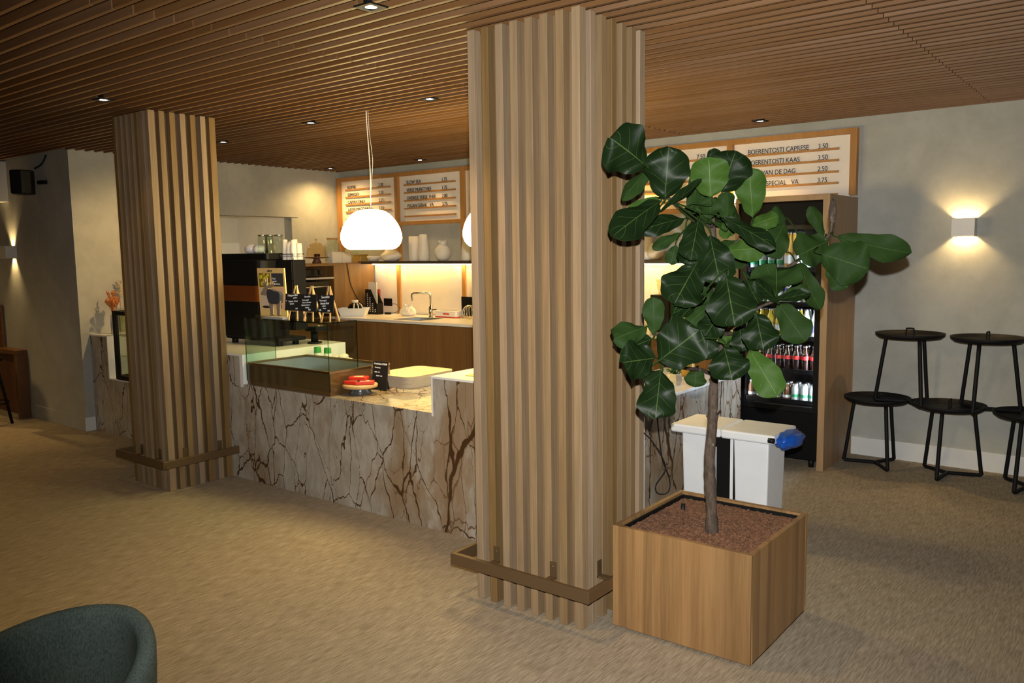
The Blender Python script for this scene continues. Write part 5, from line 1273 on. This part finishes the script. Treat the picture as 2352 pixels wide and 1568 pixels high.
for z in (.70, .88): MB().box(ax0+w_, ax1-w_, ay0+w_, ay1-w_, z, z+.006).build('shelf', 'clear_glass', t, org=org)
def flowers(name, label, x, y, z, vr, vh, vmat, kinds, n, spread, hh, seed, lean=(0, 0)):
    t = thing(name, label, 'dried flowers', (x, y, z))
    MB().lathe([(0, .001), (vr, 0), (vr*1.05, vh*.5), (vr*.9, vh), (vr*.75, vh), (vr*.85, .02), (0, .02)], n=20, caps=False).build('vase', vmat, t)
    rng = random.Random(seed); st = {k: MB() for k in kinds}
    for i in range(n):
        k = kinds[i % len(kinds)]; a = rng.random()*2*PI; r = spread*math.sqrt(rng.random()); h_ = vh+hh*(.45+.55*rng.random())
        tip = Vector((r*math.cos(a)+lean[0], r*math.sin(a)*.6+lean[1], h_)); b0 = Vector((0, 0, vh*.4))
        c = smooth([b0, Vector((tip.x*.3, tip.y*.3, vh+(h_-vh)*.4)), tip], 4); st[k].tube(c, .0014, 4)
        for q in range(16):
            p = c[-1-(q % 4)]; e_ = p + Vector((rng.uniform(-1, 1)*.016, rng.uniform(-1, 1)*.016, rng.uniform(.2, 1)*.034)); st[k].tube([p, (p+e_)/2, e_], [.0012, .0035, .0008], 5)
    for k in kinds: o = st[k].build('blooms', k, t)
    return t
flowers('dried_flowers', 'red and orange dried flowers in a grey vase on the left counter end', -7.40, 3.62, .878, .030, .17, 'grey_box', ['dried_red', 'dried_orange'], 26, .09, .20, 3)
flowers('dried_flowers', 'pale dried grass in a tall glass vase on the left counter end by the wall', -7.52, 3.75, .878, .028, .22, 'clear_glass', ['dried_cream'], 12, .045, .26, 5)
t = thing('console_table', 'dark reddish wooden console table against the far left wall', 'table', (-9.3, 3.34, 0)); org = t.location
MB().box(-10.0, -8.735, 3.29, 3.395, .628, .672).build('top', 'bench_wood', t, org=org, bevel=.003)
MB().box(-8.785, -8.735, 3.29, 3.395, 0, .628).build('side_panel', 'bench_wood', t, org=org, bevel=.003); MB().box(-10.0, -9.95, 3.29, 3.395, 0, .628).build('side_panel', 'bench_wood', t, org=org, bevel=.003)
MB().box(-9.95, -8.785, 3.385, 3.394, 0, .628).build('shade_panel', 'dark_board', t, org=org)  # dark sheet added for the shade on the wall beneath the top
tag(MB().box(-9.56, -9.215, 3.365, 3.385, .673, 1.10, bev=.004).build('wooden_board', 'bench_wood'), 'dark wooden board standing upright on the console table', 'board')
flowers('dried_flowers', 'cream dried flowers in a vase on the console table at the left edge', -9.33, 3.325, .673, .03, .15, 'clear_glass', ['dried_cream', 'dried_orange'], 22, .10, .20, 8, lean=(0, -.05))
t = thing('bar_stool', 'black metal stool standing at the far left edge by the console', 'stool', (-8.72, 2.98, 0))
MB().lathe([(0, .60), (.17, .60), (.175, .615), (.17, .63), (0, .632)], n=32, caps=False).build('seat', 'black_metal', t)
for k in range(4):
    a = PI/4+k*PI/2; d = Vector((math.cos(a), math.sin(a), 0)); MB().tube([d*.13+Vector((0, 0, .60)), d*.235], .014, 8).build('leg', 'black_metal', t)
MB().tube([(.20*math.cos(2*PI*i/28), .20*math.sin(2*PI*i/28), .20) for i in range(28)], .007, 6, closed=True).build('foot_ring', 'black_metal', t)
